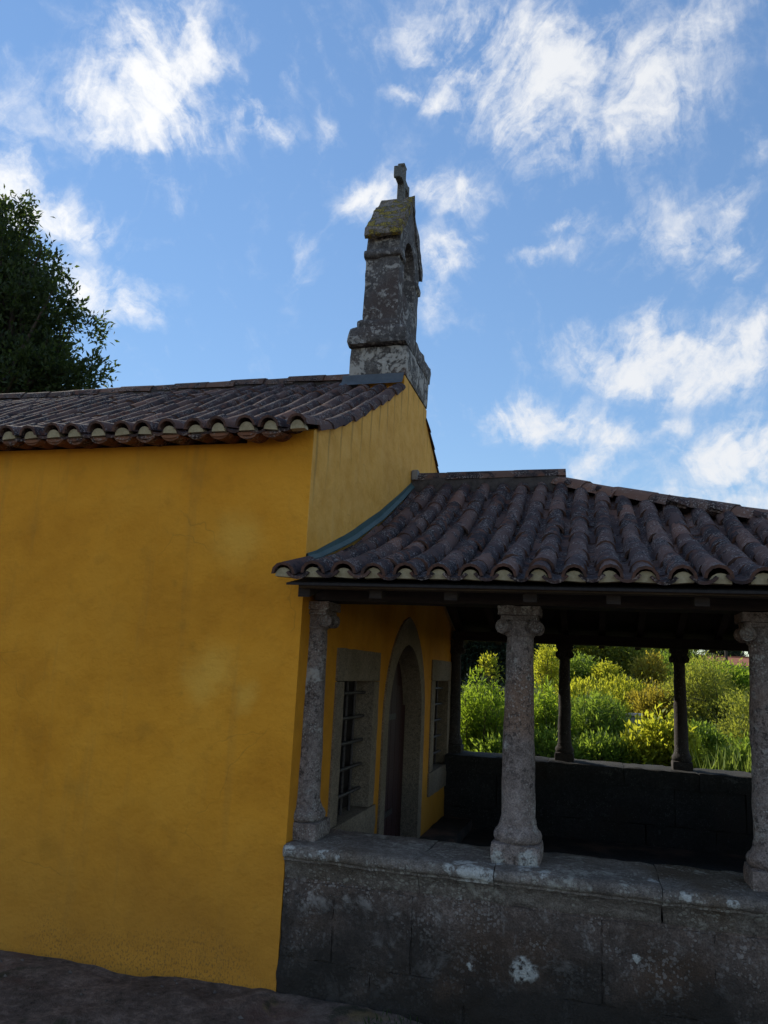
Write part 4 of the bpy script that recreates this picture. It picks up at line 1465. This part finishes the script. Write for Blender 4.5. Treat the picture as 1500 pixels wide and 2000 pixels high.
def wand_shrub(name, base, radius, height, stems, per, length, width, mat, label, cat='shrub', group=None, seed=1, top_only=0.0, arch_=0.12):
    """a shrub of many upright shoots, each leafy along its length"""
    r = np.random.default_rng(seed)
    random.seed(seed)
    root = tag(empty(name, base), label, cat, group)
    vs, fs, cen, ax = [], [], [], []
    for i in range(stems):
        a = random.uniform(0, 2 * math.pi)
        q = math.sqrt(random.random())
        bx, by = math.cos(a) * q * radius * 0.75, math.sin(a) * q * radius * 0.75
        h = height * (1.0 - 0.42 * q ** 2) * random.uniform(0.66, 1.06)
        p0 = Vector((base[0] + bx * 0.6, base[1] + by * 0.6, base[2]))
        p2 = Vector((base[0] + bx * 1.3 + random.gauss(0, arch_ * 0.5), base[1] + by * 1.3 + random.gauss(0, arch_ * 0.5), base[2] + h))
        p1 = p0.lerp(p2, 0.55) + Vector((bx, by, 0)) * 0.12
        if i % 3 == 0:
            tube_into(vs, fs, [p0, p1, p2], [0.012, 0.008, 0.002], 4)
        for j in range(per):
            t = top_only + (1 - top_only) * random.random()
            p = (p0.lerp(p1, t / 0.55) if t < 0.55 else p1.lerp(p2, (t - 0.55) / 0.45))
            dirn = (p2 - p1).normalized()
            an = random.uniform(0, 2 * math.pi)
            out = Vector((math.cos(an), math.sin(an), 0))
            cen.append(p + out * random.random() * 0.035)
            ax.append(dirn * 0.8 + out * 0.9)
    link('stems', mesh_lists('stems', vs, fs, M_twig, True), root)
    link('foliage', leaves_me('foliage', cen, length, width, mat, 0.1, np.array(ax), seed), root)
    return root


# big dark tree behind the chapel
tree('oak_tree', (-15.0, 12.6, 0.3),
     [(-15.6, 12.6, 9.6, 2.6, 2.4, 4.2), (-14.6, 12.2, 12.0, 1.3, 1.6, 2.4), (-13.9, 12.0, 10.2, 1.6, 1.8, 2.2), (-13.3, 11.9, 8.4, 1.9, 1.9, 1.8), (-12.2, 12.0, 9.3, 0.85, 0.9, 1.0), (-12.55, 12.0, 11.0, 0.75, 0.8, 1.0),
      (-10.95, 12.0, 8.95, 0.55, 0.5, 0.45), (-11.7, 12.0, 8.7, 0.7, 0.6, 0.6), (-11.2, 12.0, 10.25, 0.38, 0.4, 0.3), (-14.1, 12.0, 13.9, 0.35, 0.5, 0.9), (-12.9, 12.0, 12.3, 0.5, 0.5, 0.55), (-15.8, 12.5, 13.2, 1.4, 1.4, 2.1), (-11.9, 12.0, 11.0, 0.35, 0.4, 0.5), (-14.2, 12.6, 6.5, 3.0, 2.4, 2.2), (-17.5, 13, 9.5, 2.4, 2.4, 3.6)],
     None, 5600, 14, 0.18, 0.075, L_oak, 'tall dark broadleaf tree rising behind the chapel roof', 'tree', trunk_r=0.35, spread=0.15, seed=21, limbs=260)

SH = 'shrubs beyond the porch'
wand_shrub('willow_shrub', (-0.02, 8.0, 0.42), 0.56, 1.36, 190, 52, 0.11, 0.021, L_willow, 'tall bright willow-leaved shrub nearest the chapel, left of the foremost full column', 'shrub', SH, 31)
wand_shrub('willow_shrub', (0.92, 8.4, 0.45), 0.44, 1.26, 150, 52, 0.11, 0.021, L_willow, 'narrow bright willow-leaved shrub just right of the foremost full column', 'shrub', SH, 32)
wand_shrub('willow_shrub', (1.66, 9.0, 0.48), 0.66, 1.08, 260, 54, 0.12, 0.022, L_mid, 'broad willow-leaved shrub in front of the low concrete wall', 'shrub', SH, 33)
tree('leafy_shrub', (1.55, 13.2, 0.75), [(1.55, 12.2, 1.22, 0.62, 0.5, 0.52), (1.2, 12.1, 1.2, 0.45, 0.4, 0.45), (1.95, 12.1, 1.05, 0.4, 0.4, 0.4)], None, 420, 17, 0.085, 0.03, L_yellow, 'yellow-green shrub with feathery tops behind the broad willow-leaved shrub', 'shrub', SH, 0.03, 0.07, 41, 40, 0.6, M_twig)
tree('leafy_shrub', (2.25, 13.8, 0.8), [(2.25, 13.8, 1.35, 0.62, 0.5, 0.52), (2.0, 13.6, 1.2, 0.45, 0.4, 0.4), (2.7, 13.6, 1.2, 0.4, 0.4, 0.42)], None, 420, 17, 0.085, 0.03, L_yellow, 'light green shrub directly above the low concrete wall', 'shrub', SH, 0.03, 0.07, 42, 40, 0.6, M_twig)
tree('leafy_shrub', (2.95, 12.9, 0.75), [(2.95, 12.9, 1.22, 0.58, 0.5, 0.5), (3.2, 12.8, 1.1, 0.42, 0.4, 0.42)], None, 360, 17, 0.085, 0.032, L_amber, 'amber tinted shrub left of the second far column from the right', 'shrub', SH, 0.03, 0.07, 43, 40, 0.6, M_twig)
tree('fig_shrub', (2.45, 8.1, 0.42), [(2.5, 7.9, 0.82, 0.44, 0.38, 0.42), (2.66, 7.8, 1.05, 0.28, 0.25, 0.27), (2.2, 7.7, 0.72, 0.30, 0.3, 0.25), (2.85, 7.7, 0.75, 0.28, 0.3, 0.3)], None, 230, 12, 0.105, 0.06, L_yellow, 'large-leaved yellow-green shrub close behind the far parapet', 'shrub', SH, 0.025, 0.075, 44, 40, 0.5, M_twig)
tree('bushy_tree', (4.05, 12.6, 0.7), [(3.85, 12.6, 1.72, 0.62, 0.7, 0.56), (3.5, 12.4, 1.6, 0.52, 0.6, 0.55), (4.5, 12.6, 1.22, 0.5, 0.6, 0.5), (4.0, 12.2, 1.15, 0.7, 0.5, 0.45)], None, 900, 18, 0.06, 0.022, L_olive, 'big olive green bush with a rounded top at the right of the opening', 'shrub', SH, 0.06, 0.075, 45, 60, 0.4)
tree('leafy_shrub', (3.98, 9.6, 0.45), [(4.0, 9.6, 1.15, 0.44, 0.4, 0.52), (3.8, 9.4, 0.8, 0.42, 0.35, 0.38), (4.2, 9.4, 0.75, 0.4, 0.35, 0.35)], None, 520, 18, 0.05, 0.018, L_olive, 'pale olive fine-leaved shrub in front of the big olive bush', 'shrub', SH, 0.03, 0.06, 46, 40, 0.5, M_twig)
tree('leafy_shrub', (3.26, 8.7, 0.42), [(3.26, 8.5, 0.82, 0.32, 0.3, 0.36), (3.45, 8.4, 0.68, 0.3, 0.25, 0.28)], None, 230, 15, 0.075, 0.03, L_mid, 'small mid green shrub just right of the second far column', 'shrub', SH, 0.025, 0.06, 47, 30, 0.5, M_twig)
tree('leafy_shrub', (3.75, 7.6, 0.42), [(3.75, 7.6, 0.74, 0.34, 0.3, 0.30), (3.5, 7.5, 0.62, 0.28, 0.25, 0.24), (4.05, 7.5, 0.66, 0.28, 0.25, 0.26)], None, 260, 15, 0.085, 0.036, L_mid, 'low fresh green shrub at the far parapet in front of the pale olive shrub', 'shrub', SH, 0.025, 0.07, 48, 30, 0.5, M_twig)
tree('leafy_shrub', (1.0, 7.4, 0.42), [(1.0, 7.4, 0.66, 0.5, 0.3, 0.30), (0.35, 7.4, 0.62, 0.4, 0.3, 0.26)], None, 260, 15, 0.09, 0.03, L_mid, 'low green shrub along the far parapet under the willow-leaved shrubs', 'shrub', SH, 0.025, 0.07, 49, 30, 0.5, M_twig)
tree('leafy_shrub', (1.75, 7.6, 0.42), [(1.75, 7.6, 0.66, 0.42, 0.3, 0.30)], None, 190, 15, 0.09, 0.028, L_mid, 'low dark green shrub at the far parapet left of the large-leaved shrub', 'shrub', SH, 0.025, 0.07, 50, 30, 0.5, M_twig)
tree('dark_tree', (-2.3, 19.5, 1.2), [(-2.2, 19.5, 3.6, 1.9, 1.6, 2.1), (-1.1, 19.3, 2.7, 1.2, 1.0, 1.4), (-3.4, 19.6, 3.2, 1.4, 1.4, 1.8), (-0.9, 19.4, 3.9, 0.9, 0.9, 1.0)], None, 2300, 18, 0.15, 0.065, L_dark, 'dark evergreen tree behind the willow-leaved shrub nearest the chapel', 'tree', None, 0.14, 0.16, 51, 60)
tree('sapling', (-1.0, 16.5, 1.0), [(-1.0, 16.5, 2.0, 0.24, 0.24, 0.3), (-0.8, 16.4, 1.8, 0.16, 0.16, 0.18)], None, 44, 10, 0.09, 0.045, L_yellow, 'sunlit pale sapling standing against the dark evergreen tree', 'tree', None, 0.02, 0.07, 52, 14, 0.4, M_twig)
tree('young_tree', (0.62, 15.0, 0.9), [(0.62, 15.0, 2.15, 0.36, 0.36, 0.45), (0.75, 15.0, 1.7, 0.36, 0.36, 0.4), (0.45, 15.0, 1.75, 0.28, 0.28, 0.3)], None, 210, 14, 0.08, 0.034, L_yellow, 'slim bright yellow-green young tree right of the foremost full column', 'tree', None, 0.035, 0.075, 53, 30, 0.4, M_twig)
tree('bushy_tree', (1.3, 20.3, 1.3), [(1.3, 20.3, 2.05, 0.62, 0.6, 0.42), (0.9, 20.2, 1.8, 0.5, 0.5, 0.4)], None, 300, 14, 0.10, 0.04, L_mid, 'mid green round tree under the dark pine', 'tree', None, 0.06, 0.10, 54, 30)
tree('pine_tree', (1.25, 30.0, 1.7), [(1.25, 30, 3.6, 1.0, 1.0, 1.7), (0.7, 30, 3.0, 0.8, 0.8, 1.0)], None, 600, 14, 0.16, 0.04, L_dark, 'dark blue-green pine in the far background between the middle columns', 'tree', None, 0.1, 0.18, 55, 30)
tree('olive_tree', (3.1, 29.0, 1.7), [(3.1, 29, 3.2, 1.35, 1.2, 1.2), (2.4, 29, 2.7, 0.9, 0.9, 0.8), (4.0, 29, 3.0, 1.0, 1.0, 1.0)], None, 700, 14, 0.13, 0.045, L_olive, 'dull grey-green tall tree in the far background', 'tree', None, 0.12, 0.16, 56, 50)
tree('leafy_shrub', (2.05, 19.6, 1.25), [(2.05, 19.6, 1.85, 0.42, 0.4, 0.42)], None, 170, 14, 0.085, 0.035, L_yellow, 'bright yellow-green bush left of the dark clipped ball bush', 'shrub', SH, 0.03, 0.08, 57, 20, 0.4, M_twig)
tree('bushy_tree', (3.15, 18.0, 1.15), [(3.15, 18.0, 2.0, 0.46, 0.45, 0.44), (2.95, 17.9, 1.7, 0.3, 0.3, 0.3)], None, 220, 13, 0.10, 0.05, L_amber, 'golden green round tree right of the dark clipped ball bush', 'tree', None, 0.04, 0.09, 58, 24, 0.4)
tree('bushy_tree', (3.72, 19.0, 1.2), [(3.72, 19.0, 2.15, 0.42, 0.42, 0.52), (3.85, 19.0, 1.7, 0.4, 0.4, 0.4)], None, 230, 14, 0.08, 0.035, L_mid, 'fresh green upright tree beside the golden green round tree', 'tree', None, 0.04, 0.09, 59, 24, 0.4)
tree('ball_shrub', (2.48, 16.6, 1.0), [(2.48, 16.6, 1.55, 0.34, 0.34, 0.33)], None, 420, 12, 0.045, 0.022, L_dark, 'dark clipped ball bush in the middle of the greenery', 'shrub', SH, 0.03, 0.035, 60, 20)

# hedge and wood that close the view
for k, (x, y, h, rx, lm, lab) in enumerate([(-1.6, 25, 5.2, 2.2, L_dark, 'tall dark tree close behind the dark evergreen tree'), (1.6, 27, 3.4, 2.0, L_olive, 'dull olive spreading tree in front of the pine'), (-5.5, 26, 3.6, 2.2, L_dark, 'dark broad tree far left behind the dark evergreen'), (0.0, 34, 4.4, 2.4, L_mid, 'large green tree on the rise behind the young tree'), (4.3, 33, 2.9, 1.8, L_olive, 'wide olive coloured tree far back behind the big olive bush'),
                                             (5.6, 24, 1.5, 1.3, L_willow, 'low light green tree behind the big olive bush'), (7.3, 40, 1.5, 1.2, L_mid, 'green tree before the red roofed house'), (4.4, 44, 4.6, 2.0, L_dark, 'dark tree in the farthest row of trees'), (13.5, 74, 4.3, 1.6, L_dark, 'small dark tree top over the red roof')]):
    gz = ground_z(x, y)
    hh = h - gz * 0.5
    tree('background_tree', (x, y, gz - 0.1), [(x, y, gz + hh * 0.55, rx, rx * 0.9, hh * 0.5), (x + rx * 0.5, y, gz + hh * 0.4, rx * 0.7, rx * 0.7, hh * 0.38), (x - rx * 0.5, y - 0.2, gz + hh * 0.42, rx * 0.7, rx * 0.7, hh * 0.36)],
         None, 1100, 15, 0.16, 0.065, lm, lab, 'tree', 'trees in the background', 0.14, 0.2, 70 + k, 40)

# ground cover in the field
vs = []
r = np.random.default_rng(5)
pts = []
for _ in range(9000):
    x = r.uniform(-3, 8)
    y = 8.0 + r.exponential(3.0)
    if y < 18:
        pts.append((x, y, ground_z(x, y)))
ax = np.tile(np.array([[0, 0, 1.6]]), (len(pts), 1))
me = leaves_me('tall_grass', np.array(pts), 0.34, 0.014, L_grass, 0.3, ax, 6, 0.05)
tag(link('tall_grass', me), kind='stuff')
pts = []
for _ in range(650):
    x, y = r.normal(3.75, 0.35), r.normal(6.7, 0.3)
    if y > 5.75:
        pts.append((x, y, ground_z(x, y)))
ax = np.tile(np.array([[0, 0, 2.2]]), (len(pts), 1))
me = leaves_me('grass_tuft', np.array(pts), 0.52, 0.014, L_grass, 0.3, ax, 8, 0.1)
tag(link('grass_tuft', me), 'tall bright grass tuft behind the far parapet at the right', 'grass')

# sparse weeds and grit at the foot of the walls
pts = []
for _ in range(700):
    x, y = r.uniform(0.05, 2.6), -abs(r.normal(0, 0.28)) - 0.02
    if nz((x, y, 0), 2.0, 4) > -0.05:
        pts.append((x, y, ground_z(x, y)))
ax = np.tile(np.array([[0, 0, 1.0]]), (len(pts), 1))
tag(link('weeds', leaves_me('weeds', np.array(pts), 0.05, 0.008, L_oak, 0.3, ax, 9)), kind='stuff')
vs, fs = [], []
for _ in range(260):
    x, y = r.uniform(-2.2, 2.6), r.uniform(-1.8, -0.02)
    s = abs(r.normal(0.006, 0.005)) + 0.003
    z = ground_z(x, y)
    b = len(vs)
    for dx, dy, dz in ((1, 0, 0), (-0.8, 0.2, 0), (0, 1, 0.1), (0.1, -0.9, 0), (0, 0, 0.75), (0, 0, -0.5)):
        vs.append((x + dx * s * r.uniform(0.7, 1.3), y + dy * s * r.uniform(0.7, 1.3), z + dz * s))
    for f in ((0, 2, 4), (2, 1, 4), (1, 3, 4), (3, 0, 4), (2, 0, 5), (1, 2, 5), (3, 1, 5), (0, 3, 5)):
        fs.append(tuple(b + i for i in f))
tag(link('grit', mesh_lists('grit', vs, fs, M_grit)), kind='stuff')

# low concrete wall end among the shrubs
cw = tag(empty('low_wall', (2.28, 12.0, 0.6)), 'low grey concrete wall end with a pale flat top among the shrubs', 'wall')
link('wall_body', rough_block('wall_body', 2.03, 2.56, 11.95, 12.2, 0.3, 1.10, M_concrete, 0.12, 0.008, 4, 0.01), cw)
link('wall_cap', rough_block('wall_cap', 1.99, 2.60, 11.90, 12.25, 1.105, 1.15, M_housewall, 0.12, 0.004, 4, 0.008), cw)

# red roofed house in the distance
hs = tag(empty('house', (14.5, 62, 2.8)), 'distant low house with a red tiled roof at the right of the opening', 'house')
link('wall', box_me('wall', 10.4, 19.0, 59.5, 65.0, 2.4, 3.35, M_housewall), hs)
rf = link('roof', prism_x('roof', [(0, 0)] * 3, 0, 1, M_houseroof) if False else mesh_lists('roof', [(10.0, 59.0, 3.33), (19.4, 59.0, 3.33), (19.4, 65.5, 3.33), (10.0, 65.5, 3.33), (10.0, 62.2, 4.05), (19.4, 62.2, 4.05)], [(0, 1, 5, 4), (2, 3, 4, 5), (0, 4, 3), (1, 2, 5), (3, 2, 1, 0)], M_houseroof), hs)
link('ridge_cap', box_me('ridge_cap', 9.95, 19.45, 62.05, 62.35, 4.0, 4.11, M_houseroof, 0.03), rf)
for x in (11.6, 13.4, 15.2):
    wn = link('window', box_me('window', x, x + 0.8, 59.46, 59.51, 2.65, 3.2, M_housewall, 0.0), hs)
    link('pane', box_me('pane', x + 0.06, x + 0.74, 59.44, 59.465, 2.7, 3.15, M_pane), wn)
# utility pole
pl = tag(empty('utility_pole', (9.95, 50, 2.6)), 'thin dark utility pole with a crossarm left of the red roof', 'pole')
vs, fs = [], []
tube_into(vs, fs, [(9.95, 50, 2.3), (9.95, 50, 6.2)], [0.10, 0.075], 8)
link('shaft', mesh_lists('shaft', vs, fs, M_bark, True), pl)
link('crossarm', box_me('crossarm', 9.4, 10.5, 49.86, 49.93, 5.85, 5.97, M_bark), pl)
# bare tree beside it
vs, fs = [], []
random.seed(3)
bt = tag(empty('bare_tree', (8.9, 48, 2.5)), 'bare thin-branched tree left of the utility pole', 'tree')
tube_into(vs, fs, [(8.9, 48, 2.3), (8.95, 48, 3.3), (8.9, 48, 4.6), (9.0, 48, 5.6)], [0.09, 0.07, 0.045, 0.01], 6)
link('trunk', mesh_lists('trunk', vs, fs, M_bark, True), bt)
vs, fs = [], []
for k in range(46):
    z = random.uniform(3.2, 5.3)
    a = random.uniform(0, 2 * math.pi)
    L = random.uniform(0.3, 0.9)
    p = Vector((8.93, 48, z))
    q = p + Vector((math.cos(a) * L, math.sin(a) * L, L * random.uniform(0.5, 1.2)))
    tube_into(vs, fs, [p, p.lerp(q, 0.5) + Vector((0, 0, 0.05)), q], [0.022, 0.014, 0.005], 4)
link('branches', mesh_lists('branches', vs, fs, M_bark, True), bt)
